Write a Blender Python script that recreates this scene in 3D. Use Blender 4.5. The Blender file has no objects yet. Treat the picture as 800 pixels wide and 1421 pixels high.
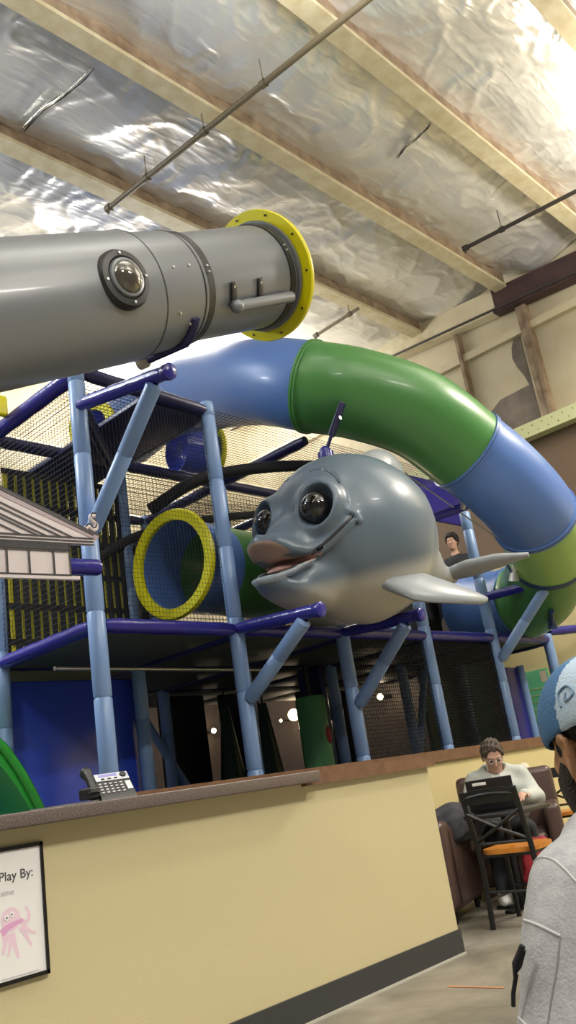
import bpy, bmesh, math, random
import numpy as np
from mathutils import Vector, Matrix
R = math.radians
SC = bpy.context.scene
COL = SC.collection
random.seed(7)
# ------------------------------------------------------------------ camera, world, lights, exposure
EYE = Vector((0, 0, 1.06))
_EX = Vector((0.6875, -0.1204, -0.7161)); _EZ = Vector((-0.1497, 0.9421, -0.3022))
def _calib():
    f, pp = 1199.08, (400.0, 710.5)
    d = lambda x, y: Vector((x-pp[0], -(y-pp[1]), -f)).normalized()
    ex = d(1552, 912); ez = d(-194, -3029); ez = (ez-ex*ez.dot(ex)).normalized(); ey = ez.cross(ex)
    return f, pp, Matrix((ex, ey, ez))
FOC, PPX, ROT = _calib()
cd = bpy.data.cameras.new('camera'); cam = bpy.data.objects.new('camera', cd); COL.objects.link(cam)
cam.matrix_world = Matrix.Translation(EYE) @ ROT.to_4x4()
cd.sensor_fit = 'VERTICAL'; cd.sensor_height = 24; cd.lens = FOC/1421*24; cd.clip_start = .05; cd.clip_end = 100
SC.camera = cam
SC.view_settings.view_transform = 'Standard'; SC.view_settings.look = 'None'
SC.view_settings.exposure = 0.0; SC.view_settings.gamma = 1; SC.view_settings.use_curve_mapping = False
wd = bpy.data.worlds.new('room_light'); SC.world = wd; wd.use_nodes = True
bg = wd.node_tree.nodes['Background']; bg.inputs[0].default_value = (1.0, .96, .91, 1); bg.inputs[1].default_value = .16
def area(name, loc, sx, sy, power, col=(1, .97, .92), rot=(0, 0, 0)):
    l = bpy.data.lights.new(name, 'AREA'); l.shape = 'RECTANGLE'; l.size = sx; l.size_y = sy; l.energy = power; l.color = col
    o = bpy.data.objects.new(name, l); COL.objects.link(o); o.location = loc; o.rotation_euler = rot; return o
# high-bay lamps of the hall, with unseen upward fills added to brighten the foil
for loc, p, up, c in (((1.0, -3.2, 6.7), 360, 200, (1, .97, .93)), ((5.2, -2.6, 6.7), 300, 220, (1, .94, .84)), ((9.8, 1.0, 6.7), 420, 200, (1, .93, .82)),
                      ((-1.6, 2.2, 6.7), 170, 260, (1, .96, .86)), ((.4, 8.6, 6.7), 400, 420, (.86, .93, 1)), ((8.4, 9.8, 6.7), 120, 330, (1, .97, .92)), ((3.6, 2.2, 7.2), 0, 110, (1, .97, .92))):
    if p: area('hall_lamp', loc, 1.3, .5, p, c)
    area('foil_fill_uplight', (loc[0], loc[1], loc[2]-.25), 2.6, 1.6, up*1.35, c, (math.pi, 0, 0))

# ------------------------------------------------------------------ helpers
def rays(x, y):
    return ROT @ Vector((x-PPX[0], -(y-PPX[1]), -FOC))
def atY(x, y, Y): r = rays(x, y); return EYE + r*(Y/r.y)
def atX(x, y, X): r = rays(x, y); return EYE + r*(X/r.x)
def atZ(x, y, Z): r = rays(x, y); return EYE + r*((Z-EYE.z)/r.z)
def atD(x, y, d): return EYE + rays(x, y)*(d/FOC)
def lin(h):
    c = [int(h[i:i+2], 16)/255 for i in (0, 2, 4)]
    return tuple((v/12.92 if v <= .04045 else ((v+.055)/1.055)**2.4) for v in c) + (1,)
def mat(name, col, rough=.5, metal=0., bump=0., bscale=30., var=0., vscale=4., col2=None, coat=0., emit=None, estr=0., alpha=None, spec=None, trans=0.):
    m = bpy.data.materials.new(name); m.use_nodes = True; nt = m.node_tree; p = nt.nodes['Principled BSDF']
    c = lin(col); p.inputs['Base Color'].default_value = c; p.inputs['Roughness'].default_value = rough; p.inputs['Metallic'].default_value = metal
    if coat: p.inputs['Coat Weight'].default_value = coat; p.inputs['Coat Roughness'].default_value = .08
    if spec is not None: p.inputs['Specular IOR Level'].default_value = spec
    if trans: p.inputs['Transmission Weight'].default_value = trans
    if emit: p.inputs['Emission Color'].default_value = lin(emit); p.inputs['Emission Strength'].default_value = estr
    tc = nt.nodes.new('ShaderNodeTexCoord')
    if col2 or var:
        n = nt.nodes.new('ShaderNodeTexNoise'); n.inputs['Scale'].default_value = vscale; n.inputs['Detail'].default_value = 5
        nt.links.new(tc.outputs['Object'], n.inputs['Vector'])
        mr = nt.nodes.new('ShaderNodeMapRange'); mr.inputs[1].default_value = .35; mr.inputs[2].default_value = .68
        nt.links.new(n.outputs['Fac'], mr.inputs[0])
        mx = nt.nodes.new('ShaderNodeMix'); mx.data_type = 'RGBA'
        mx.inputs[6].default_value = c
        mx.inputs[7].default_value = lin(col2) if col2 else tuple(v*(1-var) for v in c[:3])+(1,)
        nt.links.new(mr.outputs[0], mx.inputs[0]); nt.links.new(mx.outputs[2], p.inputs['Base Color'])
    if bump:
        n2 = nt.nodes.new('ShaderNodeTexNoise'); n2.inputs['Scale'].default_value = bscale; n2.inputs['Detail'].default_value = 4
        nt.links.new(tc.outputs['Object'], n2.inputs['Vector'])
        b = nt.nodes.new('ShaderNodeBump'); b.inputs['Strength'].default_value = bump; b.inputs['Distance'].default_value = .02
        nt.links.new(n2.outputs['Fac'], b.inputs['Height']); nt.links.new(b.outputs[0], p.inputs['Normal'])
    return m
def tag(o, label=None, cat=None, group=None, kind=None):
    if label: o['label'] = label
    if cat: o['category'] = cat
    if group: o['group'] = group
    if kind: o['kind'] = kind
    return o
ORG = {}
def thing(name, loc, label, cat, group=None):
    o = bpy.data.objects.new(name, None); o.empty_display_size = .1; COL.objects.link(o); o.location = loc
    ORG[o.name] = Vector(loc); return tag(o, label, cat, group)
def frame(d, up=None):
    d = Vector(d).normalized(); u = Vector(up) if up else (Vector((0, 0, 1)) if abs(d.z) < .9 else Vector((1, 0, 0)))
    a = d.cross(u).normalized(); return a, a.cross(d) * -1, d
class MB:
    def __init__(s): s.v = []; s.f = []; s.mi = []; s.cur = 0; s.sm = []
    def add(s, vs, fs, smooth=False):
        b = len(s.v); s.v += [tuple(v) for v in vs]
        for f in fs: s.f.append([i+b for i in f]); s.mi.append(s.cur); s.sm.append(smooth)
        return s
    def box(s, c, size, ax=None, bev=0.):
        c = Vector(c); h = [v/2 for v in size]
        ax = ax or (Vector((1, 0, 0)), Vector((0, 1, 0)), Vector((0, 0, 1)))
        if not bev:
            vs = [c+ax[0]*(h[0]*i)+ax[1]*(h[1]*j)+ax[2]*(h[2]*k) for i in (-1, 1) for j in (-1, 1) for k in (-1, 1)]
            return s.add(vs, [(0, 1, 3, 2), (4, 6, 7, 5), (0, 4, 5, 1), (2, 3, 7, 6), (0, 2, 6, 4), (1, 5, 7, 3)])
        bm = bmesh.new(); bmesh.ops.create_cube(bm, size=1)
        for v in bm.verts: v.co = Vector((v.co.x*size[0], v.co.y*size[1], v.co.z*size[2]))
        bmesh.ops.bevel(bm, geom=list(bm.edges), offset=bev, segments=3, profile=.5, affect='EDGES')
        bm.verts.index_update()
        vs = [c+ax[0]*v.co.x+ax[1]*v.co.y+ax[2]*v.co.z for v in bm.verts]; fs = [[v.index for v in f.verts] for f in bm.faces]
        bm.free(); return s.add(vs, fs, True)
    def bb(s, a, b, bev=0.):
        a, b = Vector(a), Vector(b); return s.box((a+b)/2, [abs(v) for v in b-a], bev=bev)
    def cone(s, p0, p1, r0, r1=None, n=16, caps=True):
        r1 = r0 if r1 is None else r1; p0, p1 = Vector(p0), Vector(p1); a, b, d = frame(p1-p0)
        vs = []
        for p, r in ((p0, r0), (p1, r1)):
            vs += [p+a*(r*math.cos(2*math.pi*i/n))+b*(r*math.sin(2*math.pi*i/n)) for i in range(n)]
        s.add(vs, [(i, (i+1) % n, n+(i+1) % n, n+i) for i in range(n)], True)
        if caps: s.add(vs[:n], [list(range(n))[::-1]]); s.add(vs[n:], [list(range(n))])
        return s
    def lathe(s, prof, o, d, n=32, close=False):
        o = Vector(o); a, b, d = frame(d); vs = []
        for r, z in prof: vs += [o+d*z+a*(r*math.cos(2*math.pi*i/n))+b*(r*math.sin(2*math.pi*i/n)) for i in range(n)]
        m = len(prof); fs = []
        for k in range(m if close else m-1):
            k2 = (k+1) % m
            fs += [(k*n+i, k*n+(i+1) % n, k2*n+(i+1) % n, k2*n+i) for i in range(n)]
        return s.add(vs, fs, True)
    def tube(s, pts, r, n=10, caps=True, closed=False):
        pts = [Vector(p) for p in pts]; m = len(pts); rr = r if isinstance(r, (list, tuple)) else [r]*m
        vs = []; pa = None
        for i in range(m):
            if closed: t = pts[(i+1) % m]-pts[i-1]
            else: t = pts[min(i+1, m-1)]-pts[max(i-1, 0)]
            t = t.normalized()
            if pa is None: a, b, _ = frame(t)
            else: a = (pa-t*pa.dot(t)).normalized(); b = t.cross(a)
            pa = a
            vs += [pts[i]+a*(rr[i]*math.cos(2*math.pi*k/n))+b*(rr[i]*math.sin(2*math.pi*k/n)) for k in range(n)]
        fs = []
        for i in range(m if closed else m-1):
            j = (i+1) % m
            fs += [(i*n+k, i*n+(k+1) % n, j*n+(k+1) % n, j*n+k) for k in range(n)]
        s.add(vs, fs, True)
        if caps and not closed: s.add(vs[:n], [list(range(n))[::-1]]); s.add(vs[-n:], [list(range(n))])
        return s
    def sphere(s, c, r, n=16, m=10, sc=(1, 1, 1), ax=None):
        c = Vector(c); ax = ax or (Vector((1, 0, 0)), Vector((0, 1, 0)), Vector((0, 0, 1))); vs = []
        for j in range(m+1):
            t = math.pi*j/m
            for i in range(n):
                p = 2*math.pi*i/n
                q = (math.sin(t)*math.cos(p)*sc[0]*r, math.sin(t)*math.sin(p)*sc[1]*r, math.cos(t)*sc[2]*r)
                vs.append(c+ax[0]*q[0]+ax[1]*q[1]+ax[2]*q[2])
        return s.add(vs, [(j*n+i, j*n+(i+1) % n, (j+1)*n+(i+1) % n, (j+1)*n+i) for j in range(m) for i in range(n)], True)
    def prism(s, poly, o, a, b, t):
        o, a, b = Vector(o), Vector(a), Vector(b); nrm = a.cross(b).normalized()*t; n = len(poly)
        v0 = [o+a*x+b*y for x, y in poly]; v1 = [v+nrm for v in v0]
        return s.add(v0+v1, [list(range(n))[::-1], list(range(n, 2*n))]+[(i, (i+1) % n, n+(i+1) % n, n+i) for i in range(n)])
    def build(s, name, m, parent=None, org=None):
        me = bpy.data.meshes.new(name)
        o = bpy.data.objects.new(name, me); COL.objects.link(o)
        if parent is not None:
            og = ORG[parent.name]; o.parent = parent
        else:
            og = Vector(org) if org is not None else Vector((0, 0, 0)); o.location = og
        ORG[o.name] = og
        me.from_pydata([tuple(Vector(v)-og) for v in s.v], [], s.f)
        for mm in (m if isinstance(m, (list, tuple)) else [m]): me.materials.append(mm)
        me.polygons.foreach_set('material_index', s.mi); me.polygons.foreach_set('use_smooth', s.sm)
        bm = bmesh.new(); bm.from_mesh(me); bmesh.ops.remove_doubles(bm, verts=bm.verts, dist=1e-5)
        bmesh.ops.recalc_face_normals(bm, faces=bm.faces); bm.to_mesh(me); bm.free()
        try: me.set_sharp_from_angle(angle=R(40))
        except Exception: pass
        me.update(); return o
def copy_tree(o, parent=None):
    c = o.copy(); COL.objects.link(c)
    if parent is not None: c.parent = parent
    for ch in list(o.children): copy_tree(ch, c)
    return c
# ---- implicit surfaces (numpy), meshed with surface nets
def nz(P): return np.sqrt((P*P).sum(-1))
def s_sph(P, c, r): return nz(P-np.array(c))-r
def s_ell(P, c, r, M=None):
    Q = P-np.array(c)
    if M is not None: Q = Q @ np.array(M).T
    r = np.array(r); k0 = nz(Q/r); k1 = nz(Q/(r*r)); return k0*(k0-1)/np.maximum(k1, 1e-6)
def s_cap(P, a, b, ra, rb=None):
    rb = ra if rb is None else rb
    a = np.array(a, float); b = np.array(b, float); d = b-a; h = np.clip(((P-a)@d)/max(d@d, 1e-9), 0, 1)
    return nz(P-a-h[..., None]*d)-(ra+(rb-ra)*h)
def s_line(P, pts, r):
    rr = r if isinstance(r, (list, tuple)) else [r]*len(pts); o = None
    for i in range(len(pts)-1):
        q = s_cap(P, pts[i], pts[i+1], rr[i], rr[i+1]); o = q if o is None else np.minimum(o, q)
    return o
def smin(a, b, k): h = np.maximum(k-np.abs(a-b), 0)/k; return np.minimum(a, b)-h*h*k*.25
def smax(a, b, k): return -smin(-a, -b, k)
def rotm(ax, ang): return np.array(Matrix.Rotation(R(ang), 3, ax))
def nets(fn, lo, hi, h):
    lo = np.array(lo, float); n = np.ceil((np.array(hi)-lo)/h).astype(int)+1
    g = np.stack(np.meshgrid(*[lo[i]+h*np.arange(n[i]) for i in range(3)], indexing='ij'), -1).astype(np.float32)
    F = fn(g.reshape(-1, 3)).reshape(n).astype(np.float32)
    F[0] = F[-1] = 1; F[:, 0] = F[:, -1] = 1; F[:, :, 0] = F[:, :, -1] = 1
    S = F < 0
    acc = np.zeros(tuple(n-1)+(3,), np.float32); cnt = np.zeros(tuple(n-1), np.float32)
    for ax in range(3):
        sl0 = [slice(None)]*3; sl1 = [slice(None)]*3; sl0[ax] = slice(0, -1); sl1[ax] = slice(1, None)
        A, B = F[tuple(sl0)], F[tuple(sl1)]; X = (A < 0) != (B < 0)
        t = np.where(X, A/np.where(X, A-B, 1), 0)
        idx = np.stack(np.meshgrid(*[np.arange(k) for k in A.shape], indexing='ij'), -1).astype(np.float32)
        idx[..., ax] += t
        o = [q for q in range(3) if q != ax]
        for du in (0, 1):
            for dv in (0, 1):
                ss = [slice(None)]*3
                for q, dd in zip(o, (du, dv)): ss[q] = slice(1, None) if dd == 0 else slice(0, -1)
                ss = tuple(ss); W = X[ss]; sh = W.shape
                off = [slice(0, k) for k in sh]
                acc[tuple(off)] += 0
                tgt = [slice(None)]*3
                acc_view = acc; e = idx[ss]
                for_q = []
                # edge at (i..) touches cells shifted by du,dv along the other axes
                ts = [slice(None)]*3
                for q, dd in zip(o, (du, dv)): ts[q] = slice(0, None)
                c0 = [slice(0, acc.shape[q]) for q in range(3)]
                acc[tuple(c0)] += np.where(W[..., None], e, 0)[:acc.shape[0], :acc.shape[1], :acc.shape[2]]
                cnt[tuple(c0)] += W[:acc.shape[0], :acc.shape[1], :acc.shape[2]]
    M = cnt > 0; ids = -np.ones(M.shape, int); ids[M] = np.arange(M.sum())
    V = acc[M]/cnt[M][:, None]*h+lo
    Q = []
    for ax in range(3):
        u, v = [q for q in range(3) if q != ax]
        sl0 = [slice(None)]*3; sl1 = [slice(None)]*3; sl0[ax] = slice(0, -1); sl1[ax] = slice(1, None)
        X = S[tuple(sl0)] != S[tuple(sl1)]
        I = np.argwhere(X); I = I[(I[:, u] > 0) & (I[:, v] > 0) & (I[:, u] < n[u]-1) & (I[:, v] < n[v]-1)]
        if not len(I): continue
        def cid(a, b):
            J = I.copy(); J[:, u] -= a; J[:, v] -= b; return ids[J[:, 0], J[:, 1], J[:, 2]]
        q = np.stack([cid(0, 0), cid(1, 0), cid(1, 1), cid(0, 1)], 1)
        ins = S[I[:, 0], I[:, 1], I[:, 2]]
        fl = ins if ax != 1 else ~ins
        q[~fl] = q[~fl][:, ::-1]; Q.append(q)
    return V, np.concatenate(Q)
def sdf_obj(name, fn, lo, hi, h, m, parent=None, mw=None, pick=None):
    V, Q = nets(fn, lo, hi, h)
    me = bpy.data.meshes.new(name); me.from_pydata(V.tolist(), [], Q.tolist())
    for mm in (m if isinstance(m, (list, tuple)) else [m]): me.materials.append(mm)
    if pick is not None: me.polygons.foreach_set('material_index', pick(V[Q].mean(1)).astype(np.int32))
    me.polygons.foreach_set('use_smooth', np.ones(len(Q), bool))
    o = bpy.data.objects.new(name, me); COL.objects.link(o)
    bm = bmesh.new(); bm.from_mesh(me); bmesh.ops.recalc_face_normals(bm, faces=bm.faces)
    bmesh.ops.smooth_vert(bm, verts=bm.verts, factor=.4, use_axis_x=True, use_axis_y=True, use_axis_z=True)
    bm.to_mesh(me); bm.free()
    if parent is not None: o.parent = parent
    if mw is not None: o.matrix_world = mw
    return o
def vnoise(x, y, seed):
    rng = np.random.RandomState(seed); T = rng.rand(256, 256)*2-1
    xi = np.floor(x).astype(int); yi = np.floor(y).astype(int); fx = x-xi; fy = y-yi
    fx = fx*fx*(3-2*fx); fy = fy*fy*(3-2*fy); g = lambda a, b: T[a % 256, b % 256]
    return (g(xi, yi)*(1-fx)+g(xi+1, yi)*fx)*(1-fy)+(g(xi, yi+1)*(1-fx)+g(xi+1, yi+1)*fx)*fy
def catmull(pts, n=10):
    P = [Vector(p) for p in pts]; P = [P[0]*2-P[1]]+P+[P[-1]*2-P[-2]]; out = []
    for i in range(1, len(P)-2):
        for k in range(n):
            t = k/n; a, b, c, d = P[i-1:i+3]
            out.append(.5*((2*b)+(c-a)*t+(2*a-5*b+4*c-d)*t*t+(3*b-a-3*c+d)*t**3))
    out.append(P[-2]); return out
def text(body, size, o, a, b, thick=.0006, align='LEFT'):
    cu = bpy.data.curves.new('lettering', 'FONT'); cu.body = body; cu.size = size; cu.extrude = thick; cu.align_x = align
    ob = bpy.data.objects.new('lettering', cu); COL.objects.link(ob)
    dg = bpy.context.evaluated_depsgraph_get(); me = bpy.data.meshes.new_from_object(ob.evaluated_get(dg))
    bpy.data.objects.remove(ob); o, a, b = Vector(o), Vector(a), Vector(b); n = a.cross(b)
    mb = MB(); mb.add([o+a*v.co.x+b*v.co.y+n*v.co.z for v in me.vertices], [list(p.vertices) for p in me.polygons]); return mb

# ------------------------------------------------------------------ materials
M = {}
M['wall'] = mat('tan_wall_paint', 'CCC096', .55, bump=.05, bscale=160)
M['wallfar'] = mat('yellow_wall_paint', 'D6C793', .6)
M['base'] = mat('black_rubber_cove_base', '3A3B3C', .45)
M['strip'] = mat('pale_caulk_line', 'B9B6AA', .6)
M['granite'] = mat('speckled_granite_laminate', '4A403D', .4, col2='7B6E69', vscale=160)
M['ledge'] = mat('brown_wood_cap', '7A5A45', .4, col2='694A38', vscale=14)
M['cream'] = mat('cream_beam_paint', 'CBC2A4', .5, col2='B8AA86', vscale=6)
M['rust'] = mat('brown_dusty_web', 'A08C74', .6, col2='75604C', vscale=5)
M['pipe'] = mat('grey_painted_pipe', '6B614C', .45)
M['dark_pipe'] = mat('dark_steel_pipe', '3A3430', .45)
M['insul'] = mat('cream_vinyl_insulation', 'D6CBAE', .55, col2='C2B596', vscale=1.3)
M['rustbeam'] = mat('dark_rust_beam', '4A3230', .6, col2='38282A', vscale=3)
M['stain'] = mat('dark_soot_stain', '857B70', .7, col2='6B6058', vscale=4)
M['brownwall'] = mat('brown_upper_wall', '6C5743', .6)
M['strut'] = mat('pale_green_strut', 'C9CC9A', .5)
M['postblue'] = mat('light_blue_post_foam', '7F9DCB', .35, bump=.08, bscale=25)
M['postdim'] = M['postblue']
M['purple'] = mat('royal_purple_vinyl', '2E2C86', .22, bump=.25, bscale=14)
M['navy'] = mat('dark_navy_beam_vinyl', '20214F', .35)
M['black'] = mat('black_netting', '101014', .8)
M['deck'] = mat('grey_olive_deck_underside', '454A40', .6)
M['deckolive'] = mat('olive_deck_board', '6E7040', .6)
M['yellow'] = mat('bright_yellow_plastic', 'D6CE00', .35)
M['weave'] = mat('yellow_webbing', 'D8D02A', .6)
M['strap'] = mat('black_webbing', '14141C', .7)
M['slblue'] = mat('blue_slide_plastic', '5577B5', .34, coat=.1)
M['slgreen'] = mat('green_slide_plastic', '4B8546', .34, coat=.1)
M['sllime'] = mat('lime_slide_plastic', '93BE66', .34, coat=.1)
M['seam'] = mat('dark_blue_seam', '2B3F66', .4)
M['tgrey'] = mat('silver_grey_plastic', '7B7E82', .34, metal=.15, coat=.12)
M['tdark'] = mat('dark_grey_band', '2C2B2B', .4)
M['lens'] = mat('dark_clear_lens', '4A4438', .05, coat=1, spec=.8)
M['bolt'] = mat('zinc_bolt', 'D5D5D0', .3, metal=.8)
M['eye'] = mat('black_glass_eye', '15120F', .04, coat=1)
M['lip'] = mat('lip_paint_and_highlight', '98A3AC', .3)  # paler lower lip: airbrush and its highlight line put into one colour
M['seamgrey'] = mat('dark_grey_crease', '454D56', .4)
M['tongue'] = mat('pink_tongue', 'C79A8E', .4)
M['palate'] = mat('tan_mouth_lining', 'A58A7A', .45)
M['stone'] = mat('pinkish_white_panel', 'E4D9D9', .3)
M['mauve'] = mat('mauve_panel', 'B3A0A5', .3)
M['ink'] = mat('black_printed_line', '1B1519', .4)
M['cyl'] = mat('green_vinyl_roll', '5FA06A', .16, bump=.3, bscale=18)
M['red'] = mat('red_print', 'A8353F', .4)
M['tri'] = mat('dark_green_cone_vinyl', '143A2C', .4)
M['bluepanel'] = mat('deep_blue_vinyl', '3C54CC', .14, bump=.15, bscale=4)
M['greenslide'] = mat('bright_green_slide', '2FA03A', .3)
M['brick'] = mat('brown_wall', '3A2E27', .7, col2='2E241E', vscale=18)
M['bulb'] = mat('warm_bulb', 'FFF0C8', .3, emit='FFE3A8', estr=14)
M['mat_floor'] = mat('dark_play_mat', '22242E', .6)
M['leather'] = mat('brown_leather', '54413B', .32, bump=.12, bscale=40)
M['blackmetal'] = mat('black_chair_metal', '121214', .4)
M['woodseat'] = mat('orange_wood_seat', 'C98230', .3, col2='B06A22', vscale=9)
M['tabletop'] = mat('dark_table_laminate', '2A2626', .35)
M['laptop'] = mat('black_laptop', '17171A', .35)
M['screen'] = mat('dark_screen', '20242C', .2)
M['skin1'] = mat('light_skin', 'C79C86', .5, var=.12, vscale=14)
M['skin2'] = mat('tan_brown_skin', 'A97A57', .5, var=.12, vscale=20)
M['hair1'] = mat('greying_brown_hair', '57493E', .6, bump=.5, bscale=160, col2='3A302A', vscale=60)
M['hair2'] = mat('black_hair', '17120F', .6, bump=.9, bscale=120)
M['beard'] = mat('short_black_beard', '251A14', .7, bump=.9, bscale=220)
M['hoodie1'] = mat('pale_grey_green_hoodie', 'B9BDB6', .8, bump=.1, bscale=60)
M['jeans'] = mat('dark_trousers', '23252B', .8)
M['jacket'] = mat('heather_grey_fleece', 'A9A9AA', .85, bump=.2, bscale=240, col2='9A9A9C', vscale=60)
M['jseam'] = mat('light_grey_seam', 'B2B2B2', .8)
M['capblue'] = mat('teal_blue_cap', '3A648C', .8, bump=.2, bscale=200)
M['capmid'] = mat('light_blue_cap_panel', 'A3B6C6', .8, bump=.2, bscale=200)
M['embl'] = mat('grey_blue_embroidery', '6D89A3', .7)
M['white'] = mat('white_paper', 'F1F0EE', .4)
M['frameblk'] = mat('black_poster_frame', '16120F', .35)
M['pink'] = mat('pink_print', 'EED2E2', .5); M['pinkd'] = mat('deeper_pink_print', 'E2A9D2', .5); M['grey'] = mat('pale_grey_print', 'C9C7C8', .5)
M['txt'] = mat('grey_lettering', '4A4A4C', .5)
M['phone'] = mat('charcoal_phone_plastic', '2B2B2D', .35); M['phonetop'] = mat('silver_phone_panel', 'C9CBD2', .35); M['lcd'] = mat('violet_lcd', '8C8BC8', .2)
M['key'] = mat('pale_keys', 'BDBDBD', .4); M['lab'] = mat('pale_green_label', 'CFE0D2', .5)
M['poster'] = mat('mint_green_poster', '6FCB9B', .5)
M['fabric_dk'] = mat('dark_grey_cloth', '3B3A40', .9, bump=.3, bscale=30); M['redbag'] = mat('red_cloth', '9E2630', .7, bump=.3, bscale=30)
M['napkin'] = mat('crumpled_paper', 'D8CBB8', .8)
M['shoe'] = mat('white_shoe', 'D4D4D2', .6)
M['orange'] = mat('orange_floor_mark', 'D08A62', .7)
# ------------------------------------------------------------------ floor, ceiling, walls
def floor_mat():
    m = mat('stained_concrete', 'A39C89', .5); nt = m.node_tree; p = nt.nodes['Principled BSDF']; tc = nt.nodes['Texture Coordinate']
    n1 = nt.nodes.new('ShaderNodeTexNoise'); n1.inputs['Scale'].default_value = 1.6; n1.inputs['Detail'].default_value = 9; n1.inputs['Roughness'].default_value = .65
    n1.inputs['Distortion'].default_value = .6
    nt.links.new(tc.outputs['Object'], n1.inputs['Vector'])
    cr = nt.nodes.new('ShaderNodeValToRGB'); e = cr.color_ramp.elements
    e[0].position = .3; e[0].color = lin('5F5A50'); e[1].position = .7; e[1].color = lin('969082')
    e2 = cr.color_ramp.elements.new(.5); e2.color = lin('7D776A')
    nt.links.new(n1.outputs['Fac'], cr.inputs[0]); nt.links.new(cr.outputs[0], p.inputs['Base Color'])
    return m
tag(MB().bb((-6, -6, -.1), (11.6, 13.2, 0)).build('floor', floor_mat()), kind='structure')
# foil ceiling: one wrinkled sheet draped over the purlins
PY = [-4.05, -2.53, -1.01, .51, 2.02, 3.54, 5.06, 6.66, 8.2, 9.72, 11.24]
ZB = 7.8
def foil():
    xs = np.arange(-2.5, 11.5, .034); ys = np.arange(-2.6, 11.3, .034); X, Y = np.meshgrid(xs, ys, indexing='ij')
    ph = np.interp(Y, PY, np.arange(len(PY))); t = ph-np.floor(ph); bay = np.floor(ph).astype(int)
    sag = np.sin(np.pi*t)**.8
    u1 = X*.80+Y*.6; v1 = Y*.80-X*.6; u2 = X*.5-Y*.87; v2 = X*.87+Y*.5
    nA = vnoise(X*1.1+bay*7.3, Y*1.4, 3); nB = vnoise(X*2.7+Y*2.0+bay*3.1, Y*1.1-X*.6, 5)
    rid = lambda a, b, sd, p: (1-np.abs(vnoise(a, b, sd)))**p
    e = 1-sag
    Z = ZB+.30-.15*sag+.05*nA*sag+.022*nB
    Z -= .020*rid(u1*1.2+nA*.8+bay*5, v1*3.6+nB, 9, 5)+.012*rid(u2*1.8+nB, v2*5.5+nA+bay, 11, 5)+(.002+.008*e)*rid(u1*4+bay*3, v1*13+nB*2, 13, 3)+.028*e*rid(X*6+nA, Y*2.0, 17, 3)
    nx, ny = X.shape; me = bpy.data.meshes.new('ceiling')
    I = np.arange(nx*ny).reshape(nx, ny)
    Q = np.stack([I[:-1, :-1], I[:-1, 1:], I[1:, 1:], I[1:, :-1]], -1).reshape(-1, 4)
    me.from_pydata(np.stack([X, Y, Z], -1).reshape(-1, 3).tolist(), [], Q.tolist())
    me.polygons.foreach_set('use_smooth', np.ones(len(Q), bool))
    m = mat('silver_foil_insulation', 'E4E3E0', .34, metal=.52); nt = m.node_tree; p = nt.nodes['Principled BSDF']; tc = nt.nodes['Texture Coordinate']; prev = None
    for k, (ang, sx, sy, st) in enumerate(((35, 1.6, 8, .34), (-50, 2.0, 10, .26), (80, 5, 16, .18))):
        mp = nt.nodes.new('ShaderNodeMapping'); mp.inputs['Rotation'].default_value = (0, 0, R(ang)); mp.inputs['Scale'].default_value = (sx, sy, 1); nt.links.new(tc.outputs['Object'], mp.inputs[0])
        nn_ = nt.nodes.new('ShaderNodeTexNoise'); nn_.noise_type = 'RIDGED_MULTIFRACTAL'; nn_.inputs['Scale'].default_value = .9; nn_.inputs['Detail'].default_value = 3; nn_.inputs['Distortion'].default_value = .5
        nt.links.new(mp.outputs[0], nn_.inputs['Vector'])
        b = nt.nodes.new('ShaderNodeBump'); b.inputs['Strength'].default_value = st; b.inputs['Distance'].default_value = .035; nt.links.new(nn_.outputs['Fac'], b.inputs['Height'])
        if prev: nt.links.new(prev.outputs[0], b.inputs['Normal'])
        prev = b
    nt.links.new(prev.outputs[0], p.inputs['Normal'])
    me.materials.append(m)
    o = bpy.data.objects.new('ceiling', me); COL.objects.link(o); tag(o, kind='structure')
    tag(MB().bb((-3.2, -4.4, 8.35), (11.6, 12.4, 8.45)).build('ceiling', M['insul']), kind='structure')
foil()
places = {1.5: 0}
names = {4: 'cutting the top right corner', 5: 'starting at the top centre', 6: 'longest, from top left to the rust beam', 7: 'passing behind the yellow telescope flange'}
for k, y in enumerate(PY):
    if k not in names: continue
    t = thing('roof_purlin', (4, y, ZB), 'cream roof purlin under the foil, '+names[k], 'beam', 'roof purlins under the foil')
    MB().bb((-3, y-.2, ZB), (11.35, y, ZB+.02)).bb((-3, y-.2, ZB+.02), (11.35, y-.185, ZB+.05)).build('bottom_flange', M['cream'], t)
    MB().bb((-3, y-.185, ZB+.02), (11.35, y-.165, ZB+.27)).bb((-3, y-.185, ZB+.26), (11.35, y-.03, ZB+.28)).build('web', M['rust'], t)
# torn foil flaps (open slits with curled edge)
def tear(p0, p1, label):
    a0, a1 = atZ(*p0, ZB+.15), atZ(*p1, ZB+.13); c = (a0+a1)/2; a = (a1-a0); L = a.length; a.normalize(); b = Vector((a.y, -a.x, 0)).normalized()
    t = thing('foil_tear', c, label, 'tear')
    for m, w0, dz, sd in (('tdark', .022, -.012, 0.), ('foilflap', .035, -.03, .055)):
        vs = []; fs = []; n = 16
        for i in range(n+1):
            u = i/n; w = w0*(.35+.65*abs(math.sin(u*7.5+1)))*math.sin(math.pi*min(1, u*.9+.08)); q = a0.lerp(a1, u)+b*(sd+.025*math.sin(u*6))
            vs += [q-b*w+Vector((0, 0, dz)), q+Vector((0, 0, dz-.02*math.sin(u*9)**2)), q+b*w+Vector((0, 0, dz-(.03 if sd else 0)))]
        for i in range(n):
            for k in range(2): q = i*3+k; fs.append((q, q+1, q+4, q+3))
        mb = MB(); mb.add(vs, fs, True); o = mb.build('slit' if sd == 0 else 'curled_flap', M[m], t); md = o.modifiers.new('thick', 'SOLIDIFY'); md.thickness = .006
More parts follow.
